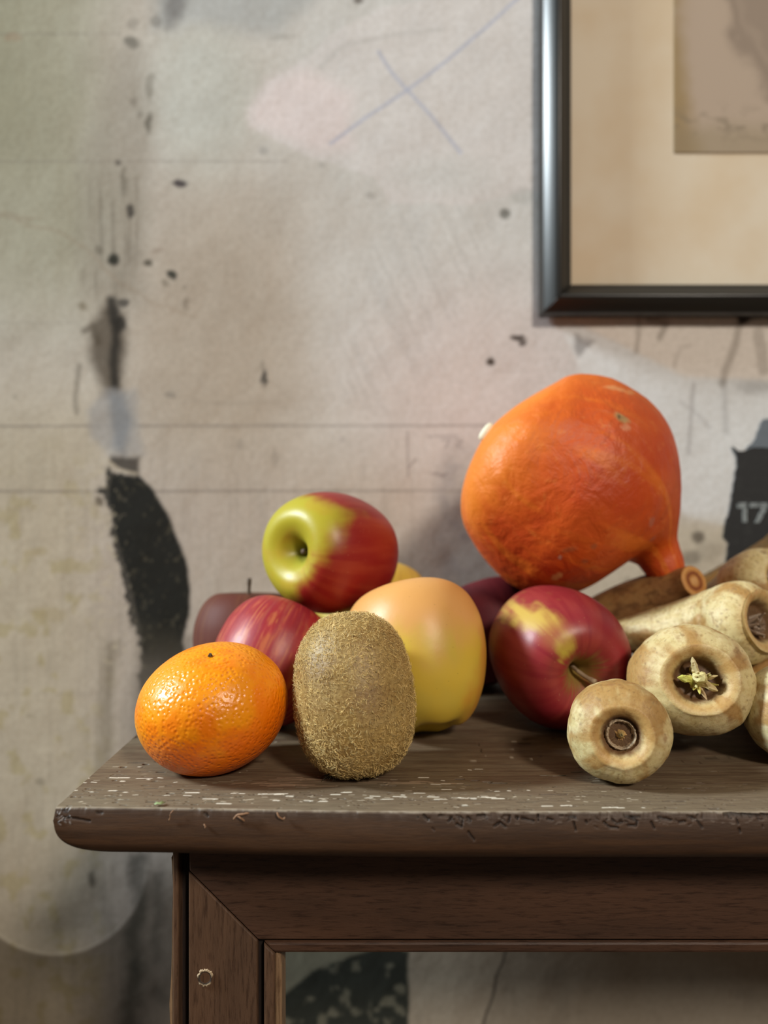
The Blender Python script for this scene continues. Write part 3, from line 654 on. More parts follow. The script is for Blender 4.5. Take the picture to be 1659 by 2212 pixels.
def col_dull(W, zz, rh, aa, st, L_):
    C = np.zeros((len(W), 3))+np.array((.10, .026, .017)); C = mix(C, (.13, .045, .022), sstep(.4, .7, st)*.6)
    return mix(C, (.17, .10, .05), (1-sstep(.2, .6, rh))*(zz > 0)*.7)
def col_behind_y(W, zz, rh, aa, st, L_):
    C = np.zeros((len(W), 3))+np.array((.62, .46, .07)); return mix(C, (.5, .3, .06), sstep(.45, .7, st)*.4)
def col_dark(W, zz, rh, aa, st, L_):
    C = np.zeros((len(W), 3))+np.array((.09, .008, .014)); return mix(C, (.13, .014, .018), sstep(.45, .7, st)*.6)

# back row
apple(pt(536, 1383, .447), .0318, .98, (0, .10, 1), col_dull, AP_DUL, 'dull brownish-red apple with upright dark stem at far left back', stem=(.022, 0), calyx=False, seed=3, stemdir=(0, 0, 1))
apple(pt(797, 1372, .476), .0375, 1.02, (.2, .3, 1), col_behind_y, AP_YEL, 'yellow apple almost hidden beneath the green and red apple', stem=None, calyx=False, seed=4)
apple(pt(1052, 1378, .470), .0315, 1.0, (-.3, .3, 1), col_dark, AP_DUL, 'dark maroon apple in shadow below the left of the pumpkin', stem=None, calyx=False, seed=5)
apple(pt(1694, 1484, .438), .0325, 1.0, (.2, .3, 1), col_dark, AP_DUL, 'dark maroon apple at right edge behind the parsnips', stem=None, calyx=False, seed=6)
# middle row
apple(pt(586, 1432, .386), .0302, 1.0, (.35, .45, .8), col_striped, AP_STR, 'striped crimson apple behind the orange', stem=None, calyx=False, seed=7, roll=.4)
apple(pt(903, 1419, .374), .0346, 1.04, (-.16, .42, .90), col_yellow, AP_YEL, 'large yellow apple with peach blush behind the kiwi', stem=None, calyx=False, seed=8, taper=.085)
apple(pt(1201, 1424, .389), .0338, 1.02, (.20, -.93, -.16), col_red_right, AP_RED, 'red apple with its stem facing front, below the pumpkin', stem=(.0165, .001), calyx=False, seed=9, stem_mat=STEMP, roll=1.2, stemdir=(-.15, -.60, 1))
# top
apple(pt(719, 1193, .414), .0328, 1.03, (-.62, -.76, .06), col_top, AP_RED, 'yellow-green and red apple perched on top of the other apples', stem=(.006, 0), calyx=True, seed=10, stemdir=(0, 0, 1), ground=False)

# ------------------------------------------------------------------ orange
def orange():
    c = pt(461, 1528, .322); R = (.0316, .0300, .0268)
    tilt = math.radians(-17)          # right side higher
    nu, nv = 420, 260
    a = np.linspace(0, 2*math.pi, nu, endpoint=False); t = np.linspace(0, math.pi, nv)
    S = np.sin(t)[:, None]; Cc = np.cos(t)[:, None]*np.ones(nu)
    e = 1.0
    V = np.stack([S*np.cos(a), S*np.sin(a), Cc], -1).reshape(-1, 3)
    # blossom scar direction in local frame (top, slightly left)
    sd = np.array((.27, -.40, .87)); sd /= np.linalg.norm(sd); dd = np.arccos(np.clip(V@sd, -1, 1))
    r = 1-.035*np.exp(-(dd/.09)**2)-.02*np.exp(-(dd/.3)**2)+.025*(fbm(V*1.3+4, 3, 71)-.5)
    r += .03*np.exp(-((V[:, 0]+.6)**2+(V[:, 2]-.35)**2)/.25)
    th = fbm(V*14, 3, 73); r += .0025*(th-.5)
    lowc = np.array((-.62, -.55, -.55)); lowc /= np.linalg.norm(lowc); dl = np.arccos(np.clip(V@lowc, -1, 1))
    r += .010*(fbm(V*9+2, 3, 75)-.5)*np.exp(-(dl/.35)**2)
    P = V*r[:, None]*np.array(R)
    ct, s_ = math.cos(tilt), math.sin(tilt)
    M = np.array([[ct, 0, s_], [0, 1, 0], [-s_, 0, ct]]); P = P@M.T
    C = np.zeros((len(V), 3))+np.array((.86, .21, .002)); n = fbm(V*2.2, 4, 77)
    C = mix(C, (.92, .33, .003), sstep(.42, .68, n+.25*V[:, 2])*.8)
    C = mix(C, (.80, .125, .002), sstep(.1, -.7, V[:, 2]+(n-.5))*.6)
    C = mix(C, (.75, .25, .03), np.exp(-(dl/.30)**2)*sstep(.45, .6, fbm(V*12, 3, 79))*.6)
    C = mix(C, (.10, .05, .01), np.exp(-(dd/.022)**2))
    low = P[:, 2].min(); base = (c[0], c[1], c[2]+low)
    t_ = thing('orange', base, 'bright orange mandarin at left end of the fruit row', 'orange')
    m = NT('orange_peel'); v = m.obj()
    warp = m.noise(v, 300, 3, .6)
    vo = m.n('ShaderNodeTexVoronoi', {'Vector': v, 'Scale': 560, 'Smoothness': .5}, feature='SMOOTH_F1').outputs[0]
    b1 = m.bump(m.ramp(vo, [(.05, 0), (.55, 1)]), .62, .00042)
    b2 = m.bump(m.noise(v, 330, 3, .6), .35, .0006, b1)
    m.bsdf(Base_Color=m.mixc(m.attr('Col').outputs[0], (.78, .16, .002), m.ramp(vo, [(.0, .5), (.3, 0)])), Roughness=.33, Specular_IOR_Level=.5, Normal=b2,
           Subsurface_Weight=.12, Subsurface_Scale=.004, Subsurface_Radius=(1, .4, .1))
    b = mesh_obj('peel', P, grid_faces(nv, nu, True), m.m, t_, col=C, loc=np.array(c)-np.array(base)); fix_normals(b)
    # dry blossom scar
    sw = (sd*(1-.045)*np.array(R))@M.T; q = []; 
    for k in range(5):
        an = k*1.25; q.append((sw+np.array((math.cos(an)*.0008, math.sin(an)*.0008, -.0001)), sw+np.array((math.cos(an)*.0003, math.sin(an)*.0003, .0012))))
    Vs = []; Fs = []
    for p0, p1 in q:
        V2, F2 = cone_tube([p0, p1], [.00035, .0001], 6); n0 = len(Vs); Vs += list(V2); Fs += [tuple(i+n0 for i in f) for f in F2]
    mesh_obj('blossom_scar', Vs, Fs, STEM, t_, loc=np.array(c)-np.array(base))
orange()

# ------------------------------------------------------------------ kiwi
def kiwi():
    c = pt(765, 1497, .3175); ax = np.array((-.085, .16, 1.0)); Mx = matrix_from(ax, 0)
    a_, h = .0253, .0330
    nu, nv = 240, 200
    a = np.linspace(0, 2*math.pi, nu, endpoint=False); t = np.linspace(0, math.pi, nv)
    ex = 2/2.55
    S = (np.sin(t)**ex)[:, None]; Z = (np.sign(np.cos(t))*np.abs(np.cos(t))**ex)[:, None]*np.ones(nu)
    wf = 1-.035*Z-.02*Z**2
    V = np.stack([S*np.cos(a)*wf*a_*1.015, S*np.sin(a)*wf*a_*.97, Z*h], -1).reshape(-1, 3)
    V *= (1+.025*(fbm(V/a_*1.3+2, 3, 81)-.5))[:, None]
    n = fbm(V/a_*2.2, 4, 83); C = np.zeros((len(V), 3))+np.array((.40, .27, .09)); C = mix(C, (.30, .18, .055), sstep(.4, .65, n)*.7)
    C = mix(C, (.42, .30, .12), sstep(.55, .8, fbm(V/a_*5, 3, 84))*.6)
    low = (V@Mx.T)[:, 2].min(); base = (c[0], c[1], c[2]+low); rel = np.array(c)-np.array(base)
    t_ = thing('kiwi', base, 'fuzzy brown kiwi standing on end at the front of the row', 'kiwi')
    m = NT('kiwi_skin'); v = m.obj()
    m.bsdf(Base_Color=m.mixc(m.attr('Col').outputs[0], (.5, .42, .3), m.ramp(m.noise(v, 700, 4, .7), [(.4, .7), (.6, 0)]), 'MULTIPLY'), Roughness=.42, Specular_IOR_Level=.5, Normal=m.bump(m.noise(v, 900, 4, .7), .5, .0005))
    mesh_obj('skin', V, grid_faces(nv, nu, True)[:, ::-1].copy(), m.m, t_, col=C, loc=rel, rot=euler_of(Mx))
    # fuzz: short bent hairs lying over the skin
    G = V.reshape(nv, nu, 3); N = 15000; rg = np.random.default_rng(5)
    zc = rg.uniform(-1, 1, N); tt = np.arccos(zc); ii = np.clip((tt/math.pi*(nv-1)).astype(int), 2, nv-3); jj = rg.integers(0, nu, N)
    p = G[ii, jj]; tu = G[ii, (jj+1) % nu]-G[ii, jj-1]; tv = G[ii+1, jj]-G[ii-1, jj]
    p = p+tv*rg.uniform(-.5, .5, (N, 1))+tu*rg.uniform(-.5, .5, (N, 1))
    tu /= np.linalg.norm(tu, axis=1)[:, None]; tv /= np.linalg.norm(tv, axis=1)[:, None]; nn = np.cross(tv, tu); nn *= np.sign((nn*p).sum(1))[:, None]
    clump = fbm(p/a_*6, 2, 87)*4*math.pi; an = clump+rg.normal(0, .7, N); d = tu*np.cos(an)[:, None]+tv*np.sin(an)[:, None]
    an2 = an+rg.normal(0, .7, N); d2 = tu*np.cos(an2)[:, None]+tv*np.sin(an2)[:, None]
    Ln = rg.uniform(.0011, .0027, N)[:, None]; up = rg.uniform(.25, .75, N)[:, None]
    q1 = p+(d*.9+nn*up)*Ln*.5; q2 = q1+(d2+nn*(up-.35))*Ln*.55; p0 = p-nn*.0001
    side = np.cross(d, nn); rad = rg.uniform(.00007, .00012, N)[:, None]
    vs = []
    for cc, k in ((p0, 1.0), (q1, .85)):
        for b_ in range(3):
            q = 2*math.pi*b_/3; vs.append(cc+(side*math.cos(q)+nn*math.sin(q))*rad*k)
    vs.append(q2); Vh = np.stack(vs, 1).reshape(-1, 3)
    f = []
    for b_ in range(3):
        e = (b_+1) % 3; f += [(b_, e, e+3), (b_, e+3, b_+3), (b_+3, e+3, 6)]
    F = (np.arange(N)[:, None, None]*7+np.array(f)[None]).reshape(-1, 3)
    hc = np.array((.76, .55, .22))[None]*rg.uniform(.55, 1.35, (N, 1)); hc = np.repeat(hc, 7, axis=0)
    hm = NT('kiwi_hair'); hm.bsdf(Base_Color=hm.attr('Col').outputs[0], Roughness=.45, Specular_IOR_Level=.5)
    o = mesh_obj('fuzz', Vh, F, hm.m, t_, col=hc, loc=rel, rot=euler_of(Mx), smooth=False); o['kind'] = 'stuff'; o['label'] = 'short golden hairs'
    # dry tuft at the base, nub at the top
    Vs = []; Fs = []; R = random.Random(3)
    for k in range(46):
        an = R.uniform(0, 6.28); r0 = R.uniform(0, .003); b0 = np.array((math.cos(an)*r0+.004, math.sin(an)*r0-.010, -h*.93)); e0 = b0+np.array((math.cos(an)*.0025, math.sin(an)*.0025-.0010, R.uniform(-.0024, -.0005)))
        V2, F2 = cone_tube([b0, (b0+e0)/2+np.array((0, 0, .0003)), e0], [.00022, .00016, .00005], 5); n0 = len(Vs); Vs += list(V2); Fs += [tuple(i+n0 for i in q) for q in F2]
    mesh_obj('calyx_tuft', Vs, Fs, CALYX, t_, loc=rel, rot=euler_of(Mx))
    Vs, Fs = cone_tube([(0, 0, h*.985), (0, 0, h*1.012)], [.0018, .0011], 10, .5); mesh_obj('stem_scar', Vs, Fs, STEM, t_, loc=rel, rot=euler_of(Mx))
kiwi()

# ------------------------------------------------------------------ roots and squash (profile swept along a spine)
def sweep(spine, prof, nseg=160, seed=1, lob=(.03, 2), wr=.0, squash=1.0):
    """spine: fn(s)->(p, tangent); prof: (s, r) pairs; returns V,(s,r,a)"""
    a = np.linspace(0, 2*math.pi, nseg, endpoint=False); rows = []; S_ = []; ref = None
    for s, r in prof:
        p, t = spine(s); t = t/np.linalg.norm(t)
        if ref is None: ref = frame_from_axis(t)[0]
        x = ref-t*(ref@t); x /= np.linalg.norm(x); y = np.cross(t, x); ref = x
        rows.append(p+r*(np.cos(a)[:, None]*x+squash*np.sin(a)[:, None]*y))
    return np.array(rows), a
PARS = NT('parsnip_skin')
_v = PARS.obj(); _n = PARS.noise(_v, 420, 5, .65); _n2 = PARS.noise(_v, 110, 4, .6)
PARS.bsdf(Base_Color=PARS.mixc(PARS.attr('Col').outputs[0], (.62, .48, .30), PARS.ramp(_n, [(.36, .45), (.52, 0)]), 'MULTIPLY'), Roughness=.52, Specular_IOR_Level=.4,
          Normal=PARS.bump(PARS.math('ADD', _n, _n2), .34, .0008), Subsurface_Weight=.08, Subsurface_Scale=.004)
PARS = PARS.m
STUB = NT('leaf_stub_fibre'); STUB.bsdf(Base_Color=STUB.attr('Col').outputs[0], Roughness=.6); STUB = STUB.m
def parsnip(c, R, axis, L, label, seed=1, fat=0.0, ground=False, stub='leaf', bend=(0, 0, 0), squash=1.0, brown=.4, hole=.34, tint=(.60, .49, .24), group='parsnips heaped at the right', tail=.10):
    """c: centre of the widest ring, axis points out of the crown"""
    ax = np.array(axis, float); ax /= np.linalg.norm(ax); c = np.array(c, float); bend = np.array(bend, float)
    def spine(s):                       # s in metres from the widest ring towards the tail
        if s < 0: return c-ax*s, -ax
        u = s/L; return c-ax*s+bend*u*u, -ax+bend*2*u/L
    h = hole
    pr = [(-.26, 0), (-.26, h*.5), (-.27, h*.80), (-.36, h*.96), (-.48, h*1.12), (-.56, h*1.35), (-.585, h*1.62), (-.54, .66), (-.42, .82), (-.22, .955), (0, 1.0), (.3, .985), (.7, .90)]
    n = 9; Lr = L/R
    for k in range(1, n+1):
        u = k/n; pr.append((.7+(Lr-.7)*u, (.88-.78*u**(.8+fat))*(1-u*.02) if u < 1 else tail))
    pr.append((Lr+.05, tail*.5)); pr.append((Lr+.06, 0))
    prof = catmull(pr, 260); prof[:, 1] = np.clip(prof[:, 1], 0, 2)
    G, a = sweep(spine, prof*R, 200, seed, squash=squash)
    nr = len(prof); s = prof[:, 0][:, None]*np.ones(200); r = prof[:, 1][:, None]*np.ones(200); A = a[None]*np.ones((nr, 1))
    cen = np.array([spine(q*R)[0] for q in prof[:, 0]])[:, None, :]
    cyl = np.stack([np.cos(A)*1.2, np.sin(A)*1.2, s*.8+seed*7], -1)
    dis = .16*(fbm(cyl, 3, seed)-.5)+.04*(fbm(cyl*3.3, 3, seed+2)-.5)
    rings = fbm(np.stack([np.cos(A)*.8, np.sin(A)*.8, s*7+seed], -1), 4, seed+3); dis = dis+.05*(rings-.5)*sstep(.05, .6, s)
    dis = dis*sstep(h*.9, .75, r+np.where(s > 0, 1, 0))
    G = cen+(G-cen)*(1+dis)[..., None]
    if ground:
        dz = TOPZ+.0003-G[..., 2].min(); G = G+np.array((0, 0, dz)); c = c+np.array((0, 0, dz))
    P = G.reshape(-1, 3); sf, rf = s.ravel(), r.ravel(); Af = A.ravel()
    q = np.stack([np.cos(Af), np.sin(Af), sf*.9], -1)
    n1 = fbm(q*1.9+seed*3, 4, seed+5); n2 = fbm(q*5+seed, 4, seed+6); n3 = fbm(q*np.array((2, 2, 14.))+seed, 4, seed+7)
    C = np.zeros((len(P), 3))+np.array(tint)
    C = mix(C, np.array(tint)*np.array((1.12, 1.15, 1.35)), sstep(.45, .68, n2)*.6)
    C = mix(C, (.38, .21, .06), sstep(.62-brown*.4, .80-brown*.4, n1)*.9)
    C = mix(C, (.30, .16, .06), sstep(.62, .74, n2*.6+n3*.4)*.7)
    C = mix(C, (.40, .25, .09), sstep(.60, .70, n3)*sstep(.1, .5, sf)*.6)
    C = mix(C, (.50, .30, .10), np.exp(-((rf-h*1.35)/(h*.28))**2)*(sf < 0)*.75)
    C = mix(C, (.17, .09, .04), (1-sstep(h*.93, h*1.2, rf+.06*(n2-.5)))*(sf < 0)*(sf > -.6))
    C = mix(C, (.09, .05, .025), (1-sstep(h*.6, h*.95, rf))*(sf < 0)*.6)
    spk = vnoise(q*22+seed, 3); C = mix(C, (.24, .15, .06), sstep(.74, .86, spk)*.6*(sf > -.5))
    low = P[:, 2].min(); base = np.array((c[0], c[1], low))
    t = thing('parsnip', base, label, 'parsnip', None)
    b = mesh_obj('root', P-base, grid_faces(nr, 200, True), PARS, t, col=C); fix_normals(b)
    x, y, z = frame_from_axis(ax); R_ = random.Random(seed); Vs = []; Fs = []; Cs = []
    def add(pts, rad, col, n=7, jag=.3):
        V2, F2 = cone_tube(pts, rad, n, jag); n0 = len(Vs); Vs.extend(V2); Fs.extend([tuple(i+n0 for i in f) for f in F2]); Cs.extend([col]*len(V2))
    o0 = c+ax*R*.24
    if stub == 'leaf':
        for k in range(16):
            an = R_.uniform(0, 6.28); rr = R*h*R_.uniform(.05, .5); b0 = o0+x*math.cos(an)*rr+y*math.sin(an)*rr
            e0 = b0+ax*R*R_.uniform(.15, .36)+(x*math.cos(an)+y*math.sin(an))*R*R_.uniform(.0, .16)
            cl = R_.choice([(.62, .55, .14), (.60, .48, .26), (.45, .34, .14), (.55, .5, .2)])
            add([b0, (b0+e0)/2+x*R_.uniform(-.0008, .0008)+y*R_.uniform(-.0008, .0008), e0], [R*.05, R*.035, R*.008], cl)
        # torn leaf base with three ragged arms
        for (u1, v1, w1, cl, rad) in ((-.34, .03, .30, (.56, .56, .12), .095), (-.10, .36, .30, (.56, .46, .24), .085), (.27, -.16, .26, (.52, .40, .18), .09), (.05, .10, .40, (.60, .52, .22), .13), (.12, -.30, .16, (.5, .36, .2), .06), (.30, .08, .20, (.48, .36, .16), .05)):
            e_ = o0+(x*u1+y*v1)*R+ax*R*w1; m_ = o0+(x*u1+y*v1)*R*.45+ax*R*w1*.75
            pp = catmull([o0, m_, e_], 7); rd = np.linspace(1, .35, 7)*R*rad; rd[-1] *= .3; add(list(pp), rd, cl, 8, .7)
    elif stub == 'cut':
        na, nr_ = 90, 34; aa = np.linspace(0, 2*math.pi, na, endpoint=False); rr_ = np.linspace(1, .001, nr_)
        AA, RR = np.meshgrid(aa, rr_); Q = np.stack([RR*np.cos(AA)*6, RR*np.sin(AA)*6, RR*0+seed], -1); nn_ = fbm(Q*1.6, 4, 201); n4 = fbm(Q*4, 3, 203)
        hh = .05+.13*np.exp(-((RR-.80)/.10)**2)+.17*np.exp(-(RR/.20)**2)-.05*np.exp(-(RR/.06)**2)+.11*(nn_-.5)*sstep(.1, .4, RR)+.06*(n4-.5)
        hh = hh-.25*sstep(.90, 1.0, RR)
        PP = o0-ax*R*.06+(x*np.cos(AA)[..., None]+y*np.sin(AA)[..., None])*(RR*R*h*.93)[..., None]+ax*(hh*R)[..., None]
        cc = np.zeros(AA.shape+(3,))+np.array((.22, .115, .038)); cc = mix(cc, (.38, .21, .075), sstep(.4, .62, nn_)); cc = mix(cc, (.08, .045, .022), sstep(.55, .7, n4)*.7)
        cc = mix(cc, (.33, .27, .19), sstep(.62, .72, RR+.15*(nn_-.5))*.85); cc = mix(cc, (.12, .085, .05), sstep(.5, .65, n4)*sstep(.6, .75, RR)*.8)
        cc = mix(cc, (.32, .25, .09), np.exp(-(RR/.24)**2)*.85); cc = mix(cc, (.09, .08, .04), np.exp(-(RR/.09)**2))
        Vs = list(PP.reshape(-1, 3)); Fs = [tuple(map(int, f)) for f in grid_faces(nr_, na, True)]; Cs = list((cc*1.5).reshape(-1, 3))
    else:
        for k in range(16):
            an = R_.uniform(0, 6.28); rr = R*h*R_.uniform(.1, .7); b0 = o0+x*math.cos(an)*rr+y*math.sin(an)*rr
            e0 = b0+ax*R*R_.uniform(.12, .34)+x*R*R_.uniform(-.12, .12)+y*R*R_.uniform(-.12, .12); add([b0, e0], [R*.06, R*.02], R_.choice([(.34, .25, .18), (.22, .15, .10), (.45, .36, .28)]), 6)
    Cc = np.array(Cs)
    o = mesh_obj('crown_stub', np.array(Vs)-base, Fs, STUB, t, col=Cc, smooth=(stub == 'cut'))
    o['label'] = {'leaf': 'yellowish torn leaf base', 'cut': 'rough round woody core', 'dry': 'dry greyish leaf base'}[stub]
    return t

P1 = pt(1338, 1589, .3045)
parsnip(P1, .0204, (-.20, -.95, .09), .082, 'small parsnip lowest at front with its round woody crown facing out', seed=2, stub='cut', brown=.42, hole=.36, bend=(.004, 0, -.001), tail=.13, ground=True)
P2 = pt(1495, 1470, .337)
parsnip(P2, .0264, (-.15, -.95, .22), .115, 'fat cream parsnip with a yellow-green torn leaf base in its crown', seed=4, stub='leaf', brown=.42, hole=.37, squash=.92, bend=(0, 0, .002))
P3 = pt(1606, 1345, .380)
parsnip(P3, .0205, (.46, -.82, .20), .09, 'pale parsnip lying crosswise above the fat one, tail to the left', seed=6, stub='dry', brown=.26, hole=.46, bend=(-.045, -.020, -.004), fat=.35)
P4 = pt(1650, 1262, .415)
parsnip(P4, .0203, (.34, -.85, .30), .062, 'pale parsnip at right edge, second from the top of the heap', seed=8, stub='dry', brown=.15, tint=(.66, .56, .28))
P5 = pt(1742, 1196, .503)
parsnip(P5, .0222, (.86, -.10, .34), .13, 'olive-brown blurred parsnip highest at back against the wall', seed=10, stub='dry', brown=.7, tint=(.24, .17, .065))
P7 = pt(1726, 1572, .326)
parsnip(P7, .0208, (-.05, -.96, .12), .09, 'parsnip cut off by the right frame edge, resting on the table', seed=12, ground=True, stub='cut', brown=.3, tint=(.62, .54, .30))
P9 = pt(1668, 1540, .382)
parsnip(P9, .0175, (.35, -.90, .16), .08, 'brown shadowed parsnip squeezed between the fat one and the right one', seed=14, ground=True, stub='dry', brown=.8, tint=(.40, .24, .09))

# root with a cut orange-ringed end
def cut_root():
    e = pt(1500, 1255, .422); ax = np.array((.38, -.84, .35)); ax /= np.linalg.norm(ax); L = .085
    def spine(s):
        u = s/L; b = np.array((-.040, -.022, -.016)); return e-ax*s+b*u*u, -ax+b*2*u/L
    Rr = .0088
    pr = [(0, 0), (0, .25), (.0, .55), (.0, .80), (.03, .95), (.12, 1.02), (1.0, 1.15), (2.5, 1.5), (5, 1.75), (7.5, 1.6), (9, 1.1), (9.5, .5), (9.6, 0)]
    prof = catmull(pr, 170); prof[:, 1] = np.clip(prof[:, 1], 0, 3); G, a = sweep(spine, prof*Rr, 120)
    s = (prof[:, 0][:, None]*np.ones(120)).ravel(); r = (prof[:, 1][:, None]*np.ones(120)).ravel(); A = (a[None]*np.ones((len(prof), 1))).ravel()
    P = G.reshape(-1, 3); q = np.stack([np.cos(A), np.sin(A), s*.5], -1); n = fbm(q*2, 4, 91)
    C = np.zeros((len(P), 3))+np.array((.30, .15, .055)); C = mix(C, (.40, .23, .08), sstep(.45, .7, n)*.6); C = mix(C, (.12, .055, .022), sstep(.5, .7, fbm(q*5, 3, 92))*.6)
    face = (s < .06)
    rr = r+.05*(n-.5)
    fc = np.zeros((len(P), 3))+np.array((.52, .24, .06)); fc = mix(fc, (.20, .045, .010), np.exp(-((rr-.52)/.14)**2)); fc = mix(fc, (.58, .32, .12), 1-sstep(.2, .36, rr)); fc = mix(fc, (.62, .36, .12), np.exp(-((rr-.86)/.07)**2)*.6)
    C[face] = fc[face]
    base = np.array((P[:, 0].mean(), P[:, 1].mean(), P[:, 2].min()))
    t = thing('cut_root', base, 'brown root with sliced orange-ringed end, beneath the pumpkin neck', 'root vegetable')
    face_rows = int((prof[:, 0] < .03).sum())
    V = P-base; Fg = grid_faces(len(prof), 120, True); k = (face_rows-1)*120
    o = mesh_obj('root', V, Fg[k-120*2:], PARS, t, col=C); fix_normals(o)
    o2 = mesh_obj('cut_face', V+ax*.00005, Fg[:k], PARS, t, col=C); o2['label'] = 'orange ringed cut face'; fix_normals(o2)
cut_root()

# ------------------------------------------------------------------ pumpkin
def pumpkin():
    Yc = .450; k = Yc/FPX
    sp2 = catmull([(1047-16, 943-12), (1047, 943), (1120, 993), (1235, 1050), (1330, 1107), (1390, 1150), (1420, 1188), (1437, 1226), (1446, 1252)], 400)
    seg = np.r_[0, np.cumsum(np.hypot(*np.diff(sp2, axis=0).T))]; i0 = np.argmin(np.hypot(sp2[:, 0]-1235, sp2[:, 1]-1050)); seg -= seg[i0]
    def spine(s):
        s = s/k; x = np.interp(s, seg, sp2[:, 0])-14; y = np.interp(s, seg, sp2[:, 1]); x2 = np.interp(s+2, seg, sp2[:, 0])-14; y2 = np.interp(s+2, seg, sp2[:, 1])
        x1 = np.interp(s-2, seg, sp2[:, 0])-14; y1 = np.interp(s-2, seg, sp2[:, 1])
        u = np.clip(s/300, -1, 1)
        return pt(x, y, Yc)+np.array((0, -.030*min(0, (s+30)/185)**2-.012*max(0, (s-150)/150), 0)), np.array(((x2-x1), 0, -(y2-y1)))
    pr = [(-215, 0), (-215, 12), (-213, 30), (-208, 54), (-197, 92), (-176, 138), (-146, 180), (-98, 219), (-45, 240), (10, 246), (62, 238), (108, 216), (145, 184), (174, 142), (196, 104), (213, 76), (230, 57), (248, 48), (268, 44), (286, 38), (293, 24), (295, 0)]
    prof = catmull(pr, 300); prof[:, 1] = np.clip(prof[:, 1], 0, 400)
    ns = 360; G, a = sweep(spine, prof*k*.985, ns)
    s = prof[:, 0][:, None]/200*np.ones(ns); A = a[None]*np.ones((len(prof), 1)); cen = np.array([spine(q*k)[0] for q in prof[:, 0]])[:, None, :]
    q = np.stack([np.cos(A)*1, np.sin(A)*1, s], -1)
    body = sstep(1.3, .9, s)
    dis = .05*(fbm(q*1.1+5, 3, 101)-.5)+.010*(fbm(q*6, 3, 103)-.5)+.006*(fbm(q*15, 3, 104)-.5)+.010*np.cos(9*A)*sstep(-.2, -1, s)*sstep(-1.06, -.9, s)
    G = cen+(G-cen)*(1+dis*np.where(s < 1.1, 1, .5))[..., None]
    P = G.reshape(-1, 3); Wd = (P-pt(1235, 1050, Yc))/(237*k); u, v = Wd[:, 0], Wd[:, 2]; fr = Wd[:, 1] < .2
    sf = s.ravel(); Af = A.ravel(); Q = q.reshape(-1, 3)
    st = fbm(np.stack([np.cos(Af)*9, np.sin(Af)*9, sf*1.2], -1), 4, 105); n1 = fbm(Q*2.4, 4, 106)
    C = np.zeros((len(P), 3))+np.array((.56, .080, .006)); C = mix(C, (.45, .038, .005), sstep(.42, .68, n1)*.55)
    C = mix(C, (.74, .19, .015), sstep(.5, .7, st)*.5)
    C = mix(C, (.78, .22, .012), sstep(-.45, -1.0, sf+.5*(n1-.5))*.8)
    C = mix(C, (.76, .19, .012), sstep(.6, 1.0, v+.3*(n1-.5))*.5)
    def spot(px, py, rx, ry, col, am, ang=0, seed=0):
        uu = u-(px-1235)/237; vv = v-(1050-py)/237; c_, s_ = math.cos(ang), math.sin(ang); w_ = (fbm(Wd*26, 3, 110+seed)-.5)*.9
        d = np.hypot((uu*c_+vv*s_)/(rx/237), (-uu*s_+vv*c_)/(ry/237))+w_
        return mix(C, col, (1-sstep(.6, 1.1, d))*am*fr)
    C = spot(1282, 928, 18, 10, (.42, .26, .10), .95, -.5); C = spot(1276, 925, 6, 5, (.06, .03, .01), .9); C = spot(1287, 946, 12, 8, (.70, .30, .16), .7)
    C = spot(1290, 860, 26, 7, (.72, .36, .14), .55, -.1, 3); C = spot(1325, 866, 16, 6, (.70, .34, .12), .5, .2, 4)
    C = spot(1168, 1233, 12, 8, (.70, .42, .14), .9, .7, 5); C = spot(1182, 1177, 16, 6, (.36, .10, .03), .7, .2, 6); C = spot(1165, 1193, 5, 5, (.6, .5, .4), .7); C = spot(1225, 1172, 7, 6, (.3, .1, .04), .6, 0, 7)
    C = spot(1345, 1125, 9, 12, (.45, .15, .10), .6, .4, 8); C = spot(1362, 1160, 10, 5, (.42, .14, .09), .6, .5, 9); C = spot(1214, 1200, 8, 6, (.32, .10, .04), .5, 0, 2)
    C = spot(1240, 1150, 200, 3, (.78, .26, .05), .0)
    low = P[:, 2].min(); base = np.array((pt(1235, 1050, Yc)[0], Yc, low))
    t = thing('pumpkin', base, 'large orange pumpkin resting on the apples against the wall', 'pumpkin')
    m = NT('pumpkin_rind'); v_ = m.obj()
    nA = m.noise(v_, 75, 5, .6, .6); nB = m.noise(v_, 230, 4, .6); vo = m.vor(v_, 150, 'SMOOTH_F1')
    c = m.mixc(m.attr('Col').outputs[0], (.80, .30, .06), m.ramp(m.noise(v_, 160, 6, .75), [(.56, 0), (.72, .35)]))
    m.bsdf(Base_Color=c, Roughness=.50, Specular_IOR_Level=.45, Coat_Weight=.0, Normal=m.bump(nB, .40, .0011, m.bump(nA, .60, .0026)))
    o = mesh_obj('rind', P-base, grid_faces(len(prof), ns, True), m.m, t, col=C); fix_normals(o)
    # pale blossom scar
    p, tg = spine(-214*k); x, y, z = frame_from_axis(tg); rows = []
    for rr, hh in ((20, -3), (20.5, 2), (18, 7), (10, 9.5), (.2, 10)):
        for j in range(36):
            an = 2*math.pi*j/36; w_ = 1+.06*math.cos(3*an); rows.append(p+z*(-hh*k)+(x*math.cos(an)*.62+y*math.sin(an))*rr*k*w_)
    mb = NT('cork_scar'); mb.bsdf(Base_Color=mb.mixc((.85, .80, .62), (.6, .55, .38), mb.noise(mb.obj(), 700, 3)), Roughness=.6)
    o = mesh_obj('blossom_scar', np.array(rows)-base, grid_faces(5, 36, True), mb.m, t); o['label'] = 'pale round blossom scar'; fix_normals(o)
